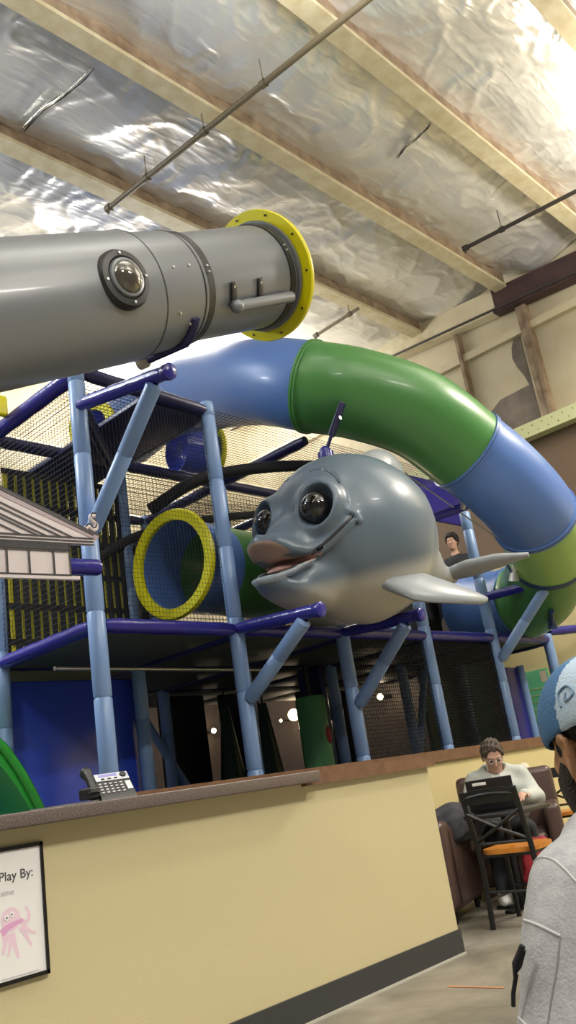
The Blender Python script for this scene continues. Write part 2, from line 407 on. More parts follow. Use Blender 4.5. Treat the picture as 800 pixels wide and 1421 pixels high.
M['foilflap'] = mat('curled_foil_edge', 'C9C6BA', .25, metal=.8)
tear((33, 182), (130, 93), 'dark torn slit in the foil above the telescope, upper left')
tear((552, 219), (598, 168), 'dark torn slit in the foil between the purlins at upper right')
# right end wall
WX = 11.5
tag(MB().bb((WX, -4, 0), (WX+.2, 12.4, 8.35)).build('wall_right', M['insul']), kind='structure')
def ywall(name, y0, y1, z0, z1, m, d=.05, x=WX):
    return tag(MB().bb((x-d, y0, z0), (x, y1, z1)).build(name, m), kind='structure')
ywall('trim_1', -3, 12, 0, 3.75, M['wallfar'], .04)
ywall('trim_7', 6.45, 12, .0, 3.7, M['brick'], .12)
ywall('trim_2', -3, 12, 3.75, 5.35, M['brownwall'], .05)
# perforated strut
t = thing('wall_girt', (WX-.1, 4.5, 5.4), 'pale green perforated steel girt on the right end wall', 'beam')
MB().bb((WX-.22, -3, 5.35), (WX-.05, 12, 5.37)).bb((WX-.24, -3, 5.35), (WX-.22, 12, 5.56)).build('girt_channel', M['strut'], t)
for i in range(24):
    for zz in (5.41, 5.5): y_ = 3.3+i*.16+(.08 if zz > 5.45 else 0); MB().cone((WX-.2395, y_, zz), (WX-.243, y_, zz), .012, n=8).build('punched_hole', M['rust'], t)
# eave beam with a dark rusty length
def eave(name, p0, p1, h, m, label):
    y0, z0 = p0; y1, z1 = p1
    mb = MB(); mb.prism([(y0, z0), (y1, z1), (y1, z1+h), (y0, z0+h)], (WX-.05, 0, 0), (0, 1, 0), (0, 0, 1), -.1)
    mb.prism([(y0, z0-.02), (y1, z1-.02), (y1, z1+.02), (y0, z0+.02)], (WX-.05, 0, 0), (0, 1, 0), (0, 0, 1), -.2)
    return tag(mb.build(name, m, org=(WX-.1, y0, z0)), label, 'beam')
zs = lambda y: 7.36+(y-3.9)*.08
eave('rafter_beam', (5.13, zs(5.13)), (6.25, zs(6.25)), .42, M['insul'], 'cream steel rafter length beside the dark rusty one')
eave('rafter_beam', (6.25, zs(6.25)), (11, zs(11)), .42, M['cream'], 'cream steel rafter length farthest left along the end wall')
eave('rafter_beam', (1.5, zs(1.5)), (5.13, zs(5.13)), .42, M['rustbeam'], 'dark rust brown rafter length at the top of the right wall')
tag(MB().tube([(WX-.28, 1.5, zs(1.5)+.05), (WX-.28, 4.3, zs(4.3)+.03), (WX-.28, 11, zs(11)-.05)], .018).build('conduit', M['dark_pipe'], org=(WX-.28, 5, 7.4)), 'thin dark conduit running along the rafter of the right wall', 'pipe')
# wall posts + stain + panel seams
def wpost(px, py, w, m, label):
    c = atX(px, py, WX-.1); b = MB().bb((WX-.14, c.y-w, 5.56), (WX-.005, c.y, zs(c.y)-.03)); b.bb((WX-.16, c.y-w, 5.56), (WX-.14, c.y-w+.05, zs(c.y)-.05))
    return tag(b.build('wall_post', m, org=(WX, c.y, 5.56)), label, 'post')
wpost(738, 510, .16, M['rust'], 'brown steel wall post beside the dark soot stain')
wpost(640, 500, .05, M['rust'], 'narrow brown panel joint above the green slide')
c = atX(715, 530, WX-.02)
mb = MB(); poly = [(0, 0), (0, 1.55)] + [(.08+.10*math.sin(i*.9)+.05*i/4, 1.5-i*.17) for i in range(6)] + [(.55, .62), (.75, .5), (.9, .3), (.95, 0)]
mb.prism(poly, (WX-.004, c.y-.25, 5.56), (0, 1, 0), (0, 0, 1), -.006)
tag(mb.build('soot_stain', M['stain'], org=(WX, c.y, 5.56)), 'dark soot stain on the cream wall beside the brown post', 'stain')
ywall('trim_3', -3, 12, 7.0, 7.12, M['insul'], .10)
# near half wall
WY = 3.26
tag(MB().bb((-2, WY, 0), (4.62, WY+.14, 1.074)).build('wall_front', M['wall']), kind='structure')
tag(MB().bb((-2, WY-.012, 0.012), (4.632, WY, .135)).bb((4.62, WY, .012), (4.632, WY+.14, .135)).build('baseboard_front', M['base']), kind='structure')
tag(MB().bb((-2, WY-.018, 0), (4.636, WY-.001, .012)).build('trim_4', M['strip']), kind='structure')
XS = 3.52
tag(MB().box(((XS-2)/2, WY+.05, 1.1025), (XS+2, .30, .055), bev=.006).build('countertop', M['granite'], org=(0, WY, 1.08)), 'speckled grey brown countertop on the half wall, carrying the phone', 'countertop')
tag(MB().bb((XS-.05, WY-.035, 1.06), (4.66, WY+.17, 1.125)).build('trim_5', M['ledge']), kind='structure')
# far half wall
FY = 4.85
tag(MB().bb((3.5, FY, 0), (WX-.05, FY+.12, 1.1)).build('wall_back', M['wallfar']), kind='structure')
tag(MB().bb((3.5, FY-.03, 1.09), (WX-.05, FY+.15, 1.19)).build('trim_6', M['ledge']), kind='structure')
# room behind the playground
tag(MB().bb((-3, 12.2, 0), (11.5, 12.35, 4.0)).build('wall_far', M['brick']), kind='structure')
tag(MB().bb((-3, 12.2, 4.0), (11.5, 12.35, 8.35)).build('wall_far', M['insul']), kind='structure')
tag(MB().bb((2.5, 5.0, 0), (10.8, 12.1, .03)).build('floor', M['mat_floor']), kind='structure')
# floor tape mark
a = atZ(622, 1369, .002); b = atZ(700, 1371, .002); d = (b-a).normalized(); n = Vector((-d.y, d.x, 0))
tag(MB().prism([(0, -.007), (1, -.005), (1, .004), (0, .008)], a, b-a, n, .002).build('tape_mark', M['orange'], org=a), 'faded orange mark on the concrete floor', 'tape')

# ------------------------------------------------------------------ sprinkler pipes
def pipe(p0, p1, r, m, label, hang):
    p0, p1 = Vector(p0), Vector(p1); t = thing('sprinkler_pipe', p0, label, 'pipe', 'sprinkler pipes under the foil')
    MB().cone(p0, p1, r).build('pipe_run', m, t)
    for u in hang:
        q = p0.lerp(p1, u); MB().lathe([(r+.012, -.03), (r+.012, .03)], q, p1-p0, 12).cone(q+Vector((0, 0, .0)), q+Vector((0, 0, .3)), .006, n=6).build('hanger', m, t)
    MB().lathe([(0, -.02), (r+.015, -.02), (r+.015, .05), (r, .05)], p0, p1-p0, 12).cone(p0, p0+Vector((0, 0, -.07)), .018, .012, 8).build('sprinkler_head', m, t)
pipe(atZ(150, 290, 7.62), atZ(525, -12, 7.5), .032, M['pipe'], 'grey sprinkler pipe hung across the purlins at upper left', (.18, .42, .64))
pipe(atZ(645, 345, 7.6), atZ(830, 250, 7.55), .028, M['dark_pipe'], 'dark sprinkler pipe below the foil at right edge', (.3,))
pipe(atZ(438, 466, 7.62), atZ(498, 428, 7.65), .025, M['pipe'], 'short grey sprinkler pipe seen beside the yellow flange', (.8,))

# ------------------------------------------------------------------ play structure
YP, DX, DZ = 5.175, 1.38, 2.38
PX = [3.62+DX*i for i in range(6)]; RY = [YP+DX*j for j in range(5)]
PS = thing('play_structure', (PX[0], YP, 0), 'tall indoor play structure with light blue posts, purple rails and black nets', 'play structure')
def post(x, y, z1, z0=0., r=.066):
    prof = [(0, z0)]; z = z0
    while z < z1-.01:
        zz = min(z+.62, z1); prof += [(r-.008, z), (r, z+.012), (r, zz-.012), (r-.008, zz)]; z = zz
    prof.append((0, z1)); return MB().lathe(prof, (x, y, 0), (0, 0, 1), 20).build('post', M['postblue'], PS)
hts = [4.75, 4.48, 2.45, 2.75, 3.95, 2.45]
for i, x in enumerate(PX): post(x, RY[0], hts[i])
for j in (1, 2):
    for i, x in enumerate(PX):
        if j == 2 and i > 4: continue
        post(x, RY[j], [4.46, 4.46][j-1] if i < 5 else 2.45)
for x in PX[1:4]: post(x, RY[3], 2.4)
def rail(p0, p1, m='purple', r=.058, name='rail'):
    p0, p1 = Vector(p0), Vector(p1); L = (p1-p0).length; n = max(2, int(L/.12)); pts = []; rr = []
    for k in range(n+1):
        u = k/n; pts.append(p0.lerp(p1, u)); rr.append(r*(1+.035*math.sin(k*2.3+p0.x*5)))
    rr[0] *= .85; rr[-1] *= .85
    return MB().tube(pts, rr, 12).build(name, M[m], PS)
for i in range(5):
    rail((PX[i]+.05, YP-.01, DZ), (PX[i+1]-.05, YP-.01, DZ))
    for j in (1, 2):
        rail((PX[i]+.05, RY[j], DZ), (PX[i+1]-.05, RY[j], DZ), 'navy')
for j in range(3): rail((PX[0]-.01, RY[j]+.05, DZ), (PX[0]-.01, RY[j+1]-.05, DZ))
for i in range(1, 6):
    for j in range(2): rail((PX[i], RY[j]+.05, DZ-.02), (PX[i], RY[j+1]-.05, DZ-.02), 'navy')
rail((PX[5]+.05, YP-.02, DZ+.1), (WX-.1, YP-.3, DZ+.12))
# decks
for j in range(3):
    for i in range(5):
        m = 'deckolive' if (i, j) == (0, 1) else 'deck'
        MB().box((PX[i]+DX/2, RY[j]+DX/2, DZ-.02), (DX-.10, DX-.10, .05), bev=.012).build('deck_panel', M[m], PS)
MB().cone((PX[0]+.1, YP+.75, DZ-.16), (PX[2]-.2, YP+.95, DZ-.16), .018).build('conduit', M['bolt'], PS)
# arms and braces
def arm(x, z, tip, zb):
    tip = Vector(tip); tip.x = x-.02; base = Vector((x-.02, YP-.05, z)); d = (tip-base).normalized()
    rail(base, tip, 'purple', .055, 'outrigger_arm')
    MB().lathe([(0, -.04), (.055, -.04), (.060, -.015), (.060, .02), (.05, .028), (0, .028)], tip, d, 16).build('end_cap', M['purple'], PS)
    b0 = Vector((x, YP-.06, zb)); b1 = tip-d*.16-Vector((0, 0, .05)); b = b1-b0; L = b.length
    MB().lathe([(0, 0), (.055, 0), (.06, .02), (.06, L*.52), (.054, L*.52+.01), (.06, L*.52+.02), (.06, L-.02), (.03, L)], b0, b, 18).build('brace', M['postblue'], PS)
arm(PX[0], 4.12, atX(237, 517, PX[0]), 3.10)
arm(PX[1], DZ, atX(446, 846, PX[1]), 1.80)
arm(PX[2], DZ, atX(585, 853, PX[2]), 1.70)
arm(PX[4], 2.86, atX(778, 801, PX[4]), 2.12)
# upper frame
rail((PX[0]+.05, YP, 4.44), (PX[1]-.03, YP, 4.40), 'navy')
for j in range(2):
    rail((PX[0], RY[j]+.05, 4.42), (PX[0], RY[j+1]-.05, 4.42), 'purple', .07)
    for i in (1, 2, 3): rail((PX[i], RY[j]+.05, 4.40), (PX[i], RY[j+1]-.05, 4.40), 'navy')
for i in range(4): rail((PX[i]+.05, RY[1], 4.40), (PX[i+1]-.05, RY[1], 4.40), 'navy'); rail((PX[i]+.05, RY[2], 4.40), (PX[i+1]-.05, RY[2], 4.40), 'navy')
MB().box((PX[0]+1.0, RY[0]+DX*.5, 4.36), (.72, DX*.95, .05), bev=.01).build('upper_deck', M['navy'], PS)
rail((PX[0]+.05, RY[0]+.1, 4.30), (PX[1]-.1, RY[1]-.05, 4.30), 'navy')
# long black curved pipe of the upper net
cv = catmull([(PX[1]+.02, RY[1]-.4, 3.78), (PX[1]+.45, RY[1]-.75, 4.05), (PX[2]-.05, RY[0]+.35, 4.22), (PX[2]+.75, RY[0]+.1, 4.2), (PX[3]+.6, RY[0]+.05, 4.05)], 8)
MB().tube(cv, .06, 10).build('curved_rail', M['strap'], PS)
MB().tube(catmull([(PX[1]-1.1, RY[1]+.1, 3.55), (PX[1]+.1, RY[1]+.0, 3.5), (PX[2]-.5, RY[1]+.2, 3.62)], 6), .045, 8).build('curved_rail', M['strap'], PS)
MB().tube(catmull([(PX[0]+.9, RY[1]-.1, 3.3), (PX[1]-.05, RY[1]-.3, 3.55), (PX[1]+.9, RY[1]-.2, 3.85), (PX[2]+.5, RY[1], 4.1)], 6), .045, 8).build('curved_rail', M['strap'], PS)
# nets: real crossing strands
def net(o, a, b, na, nb, r=.0035, name='net_panel', m='black'):
    o, a, b = Vector(o), Vector(a), Vector(b); mb = MB()
    for i in range(na+1): mb.cone(o+a*(i/na), o+a*(i/na)+b, r, n=3, caps=False)
    for k in range(nb+1): mb.cone(o+b*(k/nb), o+b*(k/nb)+a, r, n=3, caps=False)
    return mb.build(name, M[m], PS)
net((PX[0], RY[0]+.06, DZ+.05), (0, DX-.1, 0), (0, 0, 1.95), 30, 44, .0025)          # left side upper
net((PX[0]+.07, YP, DZ+.05), (DX-.14, 0, 0), (0, 0, 1.95), 36, 52, .0016)     # front upper bay with the ring
net((PX[2]+.07, YP, .1), (DX-.14, 0, 0), (0, 0, 2.22), 36, 62)
net((PX[3]+.07, YP, .1), (DX-.14, 0, 0), (0, 0, 2.22), 40, 70, .005)
net((PX[3]+.07, YP+.04, .1), (DX-.14, 0, 0), (0, 0, 2.22), 40, 70, .005)
for i in range(4):
    net((PX[i]+.06, RY[1]+.06, 4.46), (DX-.12, 0, 0), (0, DX-.12, 0), 26, 26, .0025)
    net((PX[i]+.06, RY[0]+.06, 4.46), (DX-.12, 0, 0), (0, DX-.12, 0), 26, 26, .0025)
net((PX[1]+.06, RY[1], 3.5), (DX-.12, 0, .12), (0, -DX*.55, .25), 34, 20, .0025)
net((PX[1]+.06, RY[1]+.05, DZ+.1), (DX*3-.12, 0, 0), (0, 0, 1.85), 80, 40, .003)
MB().box((PX[4]+.55, RY[1]+.12, 3.15), (DX*1.1, .05, 1.4), bev=.02).build('vinyl_or_shade_panel', M['strap'], PS)  # black sheet added behind the child, standing for the dark inside
MB().box(atY(606, 696, 6.2), (1.25, .05, .62), bev=.015).build('vinyl_or_shade_panel', M['purple'], PS)
MB().box((PX[0]+1.0, RY[1]+DX*.5, 4.36), (.72, DX*.95, .05), bev=.01).build('upper_deck', M['navy'], PS)  # deck carried further back, added to keep this bay dark
MB().box((PX[0]+DX*.5, RY[2]+.75, 4.36), (DX*1.3, DX, .05), bev=.01).build('upper_deck', M['navy'], PS)  # more dark deck added over the rear row to keep it dark
MB().box((PX[0]+DX, RY[2]+.1, 3.3), (DX*2.1, .05, 1.8), bev=.02).build('vinyl_or_shade_panel', M['strap'], PS)  # black backing added to stand for deep shade behind the ring
# yellow and black woven climbing panel between the rear posts
yw = RY[1]; mbk = MB(); myl = MB(); mhz = MB(); n = 14
for k in range(n):
    x = PX[0]+.08+(DX-.16)*(k+.5)/n
    myl.bb((x-.022, yw-.004, DZ+.05), (x+.022, yw+.004, 4.1))
    xb = x+(DX-.16)/n/2
    mbk.bb((xb-.03, yw-.03, DZ+.05), (xb+.026, yw-.022, 4.1))
for k in range(6):
    z = DZ+.16+k*.31; mhz.bb((PX[0]+.08, yw-.02, z), (PX[1]-.08, yw-.012, z+.05))
myl.build('yellow_straps', M['weave'], PS); mbk.build('black_straps', M['strap'], PS); mhz.build('cross_straps', M['strap'], PS)
# vinyl walls, with dark sheets added where the inside is only shade
MB().box((PX[0]+DX*.5-.35, RY[1]+.14, 1.13), (DX+.75, .06, 2.26), bev=.02).build('vinyl_or_shade_panel', M['bluepanel'], PS)
MB().box((PX[4]+.95, RY[0]+.45, 1.06), (.50, .08, 2.1), bev=.03).build('vinyl_or_shade_panel', M['purple'], PS)
for dx in (.64, 1.24): MB().cone((PX[4]+dx, RY[0]+.40, 0), (PX[4]+dx, RY[0]+.40, 2.12), .05).build('post', M['postblue'], PS)
MB().box((PX[2]+.92, RY[1]-.08, 1.15), (.07, .34, 2.3), bev=.02).build('vinyl_or_shade_panel', M['navy'], PS)
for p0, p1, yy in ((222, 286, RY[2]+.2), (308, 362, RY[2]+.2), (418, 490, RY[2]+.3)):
    xa, xb = atY(p0, 1010, yy).x, atY(p1, 1010, yy).x; MB().box(((xa+xb)/2, yy, 1.15), (xb-xa, .06, 2.3), bev=.02).build('vinyl_or_shade_panel', M['strap'], PS)  # black sheets added in place of the shade under the deck
MB().box((10.45, RY[1]+.1, .62), (1.65, .06, 1.2), bev=.02).build('vinyl_or_shade_panel', M['purple'], PS)
MB().box((10.45, RY[1]+.1, 1.78), (1.65, .05, 1.1), bev=.02).build('vinyl_or_shade_panel', M['tri'], PS)  # dark green sheet added to stand for the shaded bay behind the net
MB().box((PX[2]+DX, RY[1]+DX-.1, .2), (DX*2.2, .06, .5), bev=.02).build('vinyl_or_shade_panel', M['strap'], PS)
# diagonal inner braces under the deck
for (x0, x1, y) in ((PX[4]-.0, PX[4]+.5, RY[1]), (PX[2]+.3, PX[2]-.45, RY[2])):
    MB().cone((x0, y, 1.1), (x1, y, 2.25), .05).build('brace', M['postblue'], PS)
# yellow interior ring + corner panel at the upper left
MB().box(atY(-14, 560, YP+1.0), (.32, .06, .2), bev=.03).build('corner_panel', M['yellow'], PS)
rc = Vector((PX[0]+.62, RY[1]-.2, 4.0))

# crawl tubes (lie in the structure)
def ringtube(name, o, d, L, r, cols, label, ringm, ring=True, inner=None):
    o, d = Vector(o), Vector(d).normalized(); t = thing(name, o, label, 'tube', 'crawl tubes inside the play structure')
    z = 0
    for L_, m in cols:
        MB().lathe([(r, z), (r, z+L_), (r-.015, z+L_), (r-.015, z)], o, d, 48, True).build('tube_section', M[m], t); z += L_
    if ring: MB().lathe([(r-.02, -.02), (r+.07, -.03), (r+.085, .0), (r+.07, .03), (r-.02, .02)], o, d, 48, True).build('ring', M[ringm], t)
    return t
RC = (4.86, 5.72, 3.10)
ringtube('crawl_tube', RC, (1, .10, 0), 1.6, .42, ((.5, 'slblue'), (.6, 'slgreen'), (.4, 'slgreen')), 'blue crawl tube with a bright yellow ring on the upper deck, behind the net', 'yellow')
ringtube('crawl_tube', atY(612, 858, 6.5), (1, .25, 0), 1.2, .36, ((.5, 'weave'), (.5, 'slblue')), 'yellow crawl tube low behind the dolphin tail, between the posts', 'weave')
ringtube('crawl_tube', atY(128, 590, 6.85), (1, .5, 0), .8, .19, ((.4, 'bluepanel'),), 'dark blue crawl tube with a yellow ring under the top deck', 'weave')
ringtube('crawl_tube', atY(292, 628, 7.6), (-1, .2, 0), .8, .30, ((.5, 'bluepanel'),), 'small dark blue crawl tube with yellow end high behind the middle post', 'weave')

# ------------------------------------------------------------------ tube slide
def slide():
    pts = [(175, 600, 11.6), (225, 560, 10.9), (300, 540, 10.0), (366, 530, 9.2), (432, 537, 8.75), (500, 548, 8.75), (580, 575, 8.85), (648, 625, 9.05), (700, 668, 9.15), (742, 717, 9.4), (760, 768, 9.95), (746, 822, 10.6), (702, 840, 11.1), (650, 840, 11.7)]
    W = [atD(*p) for p in pts]; n = 10; path = catmull(W, n)
    t = thing('tube_slide', (W[7].x, W[7].y, 0), 'large enclosed tube slide in blue and green sections curving over the dolphin', 'slide')
    r = .462
    secs = [(0, 4, 'slblue'), (4, 7, 'slgreen'), (7, 9, 'slblue'), (9, 10, 'sllime'), (10, 11.6, 'slgreen'), (11.6, 13, 'slblue')]
    for a, b, m in secs:
        sub = path[int(a*n):int(b*n)+1]
        MB().tube(sub, r, 48, caps=False).build('tube_section', M[m], t)
    for a, m in ((4, 'slgreen'), (7, 'slblue'), (9, 'slblue'), (10, 'seam'), (11.6, 'slblue')):
        i = int(a*n); d = path[i+1]-path[i-1]
        MB().lathe([(r-.01, -.028), (r+.018, -.028), (r+.018, -.004), (r+.006, -.003), (r+.006, .003), (r+.018, .004), (r+.018, .028), (r-.01, .028)], path[i], d, 48).build('seam_flange', M[m], t)
        if a != 4: MB().lathe([(r+.0185, -.005), (r+.0185, .005)], path[i], d, 48).build('seam_line', M['seam'], t)
    # hangers: plate on the tube and a strut down to a connector
    def hanger(px, py, qx, qy, dep, plate=True):
        p = atD(px, py, dep); q = atD(qx, qy, dep)
        h = MB()
        if plate:
            a, b, d = frame(p-q); h.box(p-(p-q).normalized()*.0, (.1, .03, .34), (a, b, d), bev=.012)
        h.cone(p, q, .018); h.build('hanger_strut', M['navy'], t)
        MB().sphere(q, .06, 14, 10, (1, 1, 1.1)).cone(q, q-Vector((0, 0, .14)), .075, .085).build('hanger_connector', M['purple'], t)
        MB().cone(p-Vector((.0, .03, 0)), p-Vector((0, .045, 0)), .02, n=10).build('bolt', M['bolt'], t)
    hanger(468, 582, 452, 628, 8.2)
    MB().cone(atD(643, 705, 9.2), atD(645, 690, 9.1), .03).build('hanger_strut', M['bolt'], t)
    MB().cone(atD(655, 706, 9.2), atD(656, 690, 9.1), .025).build('hanger_strut', M['bolt'], t)
    MB().cone(atD(714, 800, 9.75), atD(715, 775, 9.75), .03).cone(atD(714, 806, 9.75), atD(714, 795, 9.75), .06, .045).build('hanger_strut', M['bolt'], t)
    MB().cone(atD(767, 868, 10.2), atD(766, 848, 10.0), .03).cone(atD(768, 872, 10.2), atD(767, 862, 10.2), .06, .045).build('hanger_strut', M['seam'], t)
    # support arm under the blue section, thin pull cord
    rail(atD(575, 728, 9.3), atD(652, 700, 9.25), 'purple', .05, 'outrigger_arm')
    tag(MB().tube(catmull([atD(560, 655, 9.2), atD(610, 690, 9.2), atD(660, 726, 9.3), atD(705, 755, 9.4)], 6), .008, 6).build('pull_cord', M['strip'], org=atD(610, 690, 9.2)), 'thin pale cord slanting below the blue slide section', 'cord')
slide()
# ------------------------------------------------------------------ telescope
def telescope():
    o = Vector((3.08, 4.02, 4.285)); d = rays(1370, 235).normalized()
    t = thing('telescope', o, 'giant silver grey play telescope with a yellow flange, resting over the blue posts', 'telescope')
    r = .425
    def sec(z0, z1, r0, r1, name='barrel_section'):
        MB().lathe([(r0-.02, z0), (r0, z0+.004), (r1, z1-.004), (r1-.02, z1)], o, d, 64).build(name, M['tgrey'], t)
    sec(-2.6, .16, .44, .435); sec(.15, .56, .415, .41); sec(.55, .62, .40, .40); sec(.66, 1.62, .385, .40)
    for z in (.16, .56): MB().lathe([(.41, z-.01), (.437 if z < .3 else .413, z-.006), (.437 if z < .3 else .413, z+.004), (.40, z+.006)], o, d, 64).build('seam', M['tdark'], t)
    MB().lathe([(.38, .60), (.402, .605), (.402, .665), (.38, .67)], o, d, 64).build('dark_band', M['tdark'], t)
    MB().lathe([(.39, 1.53), (.41, 1.535), (.41, 1.59), (.39, 1.595)], o, d, 64).build('dark_band', M['tdark'], t)
    MB().lathe([(.37, 1.62), (.43, 1.62), (.43, 1.645), (.37, 1.645)], o, d, 64, True).build('end_ring', M['tgrey'], t)
    MB().lathe([(.38, 1.65), (.51, 1.65), (.515, 1.665), (.51, 1.69), (.38, 1.69)], o, d, 64, True).build('flange', M['yellow'], t)
    FLG = t.children[-1] if False else bpy.data.objects['flange']
    MB().lathe([(0, 1.68), (.38, 1.68)], o, d, 48).build('end_lens', M['lens'], t)
    # direction helpers round the barrel, facing the viewer
    v = (EYE-o).normalized(); fv = (v-d*v.dot(d)).normalized(); up = d.cross(fv) * -1
    if up.z < 0: up = -up
    def pt(z, ang, rr): a = R(ang); return o+d*z+(fv*math.cos(a)+up*math.sin(a))*rr, (fv*math.cos(a)+up*math.sin(a))
    for z, ang, rr in ((.63, 18, .403), (.63, 12, .403), (1.56, 30, .411), (1.56, 24, .411), (.3, 20, .414), (.45, 20, .414), (.3, -22, .414), (.42, -35, .414)):
        p, nn = pt(z, ang, rr); MB().cone(p-nn*.005, p+nn*.01, .011, .008, 10).build('bolt', M['bolt'], t)
    for k in range(10):
        q = o+d*1.648+(fv*math.cos(k*.628)+up*math.sin(k*.628))*.475; MB().cone(q+d*.004, q-d*.008, .009, n=8).build('flange_bolt', M['tdark'], FLG)
    # porthole
    p, nn = pt(-.17, 14, .43)
    MB().lathe([(.19, -.05), (.19, .0), (.175, .03), (.14, .035), (.125, .02), (.125, -.02)], p, nn, 40).build('porthole_frame', M['tdark'], t); PF = bpy.data.objects['porthole_frame']
    MB().lathe([(.128, .02), (.122, .045), (.105, .05), (.105, .03)], p, nn, 40).build('porthole_rim', M['tgrey'], t)
    MB().lathe([(.108, .03)]+[(.108*math.cos(a), .03+.065*math.sin(a)) for a in [k*math.pi/2/8 for k in range(1, 9)]], p, nn, 32).build('porthole_dome', M['lens'], t)
    A, B, N = frame(nn)
    for k in range(4): q = p+nn*.03+A*(.155*math.cos(k*1.57+.4))+B*(.155*math.sin(k*1.57+.4)); MB().cone(q-nn*.01, q+nn*.012, .012, .009, 10).build('porthole_bolt', M['bolt'], PF)
    # grab handle
    h0, n0 = pt(.86, -24, .44); h1, n1 = pt(1.50, -24, .44)
    h = MB(); h.tube([h0, h1], .042, 18); h.sphere(h0, .05, 16, 12); h.build('handle', M['tgrey'], t)
    for z in (.86, 1.16):
        q, nq = pt(z, -10, .392); w, nw = pt(z, -24, .40)
        A = d; B = nq; Cc = A.cross(B)
        MB().box(q+nq*.008, (.06, .02, .13), (A, B, Cc), bev=.008).cone(w-nw*.02, w+nw*.05, .02).build('handle_bracket', M['tdark'], t)
        MB().cone(q+nq*.016+up*.03, q+nq*.024+up*.03, .012, .009, 10).build('bolt', M['bolt'], t)
    # mount: strap plate and strut to the arm
    q, nq = pt(.46, -30, .415); w, nw = pt(.46, -60, .43); foot = Vector((3.60, 4.35, 4.11))
    MB().tube(catmull([q, pt(.46, -45, .425)[0], w], 4), .035, 10).build('mount_strap', M['navy'], t)
    MB().cone(w, foot, .03).build('mount_strut', M['navy'], t)
    MB().lathe([(0, 0), (.05, 0), (.05, .06), (.03, .09)], foot, w-foot, 16).build('mount_foot', M['cream'], t)
telescope()
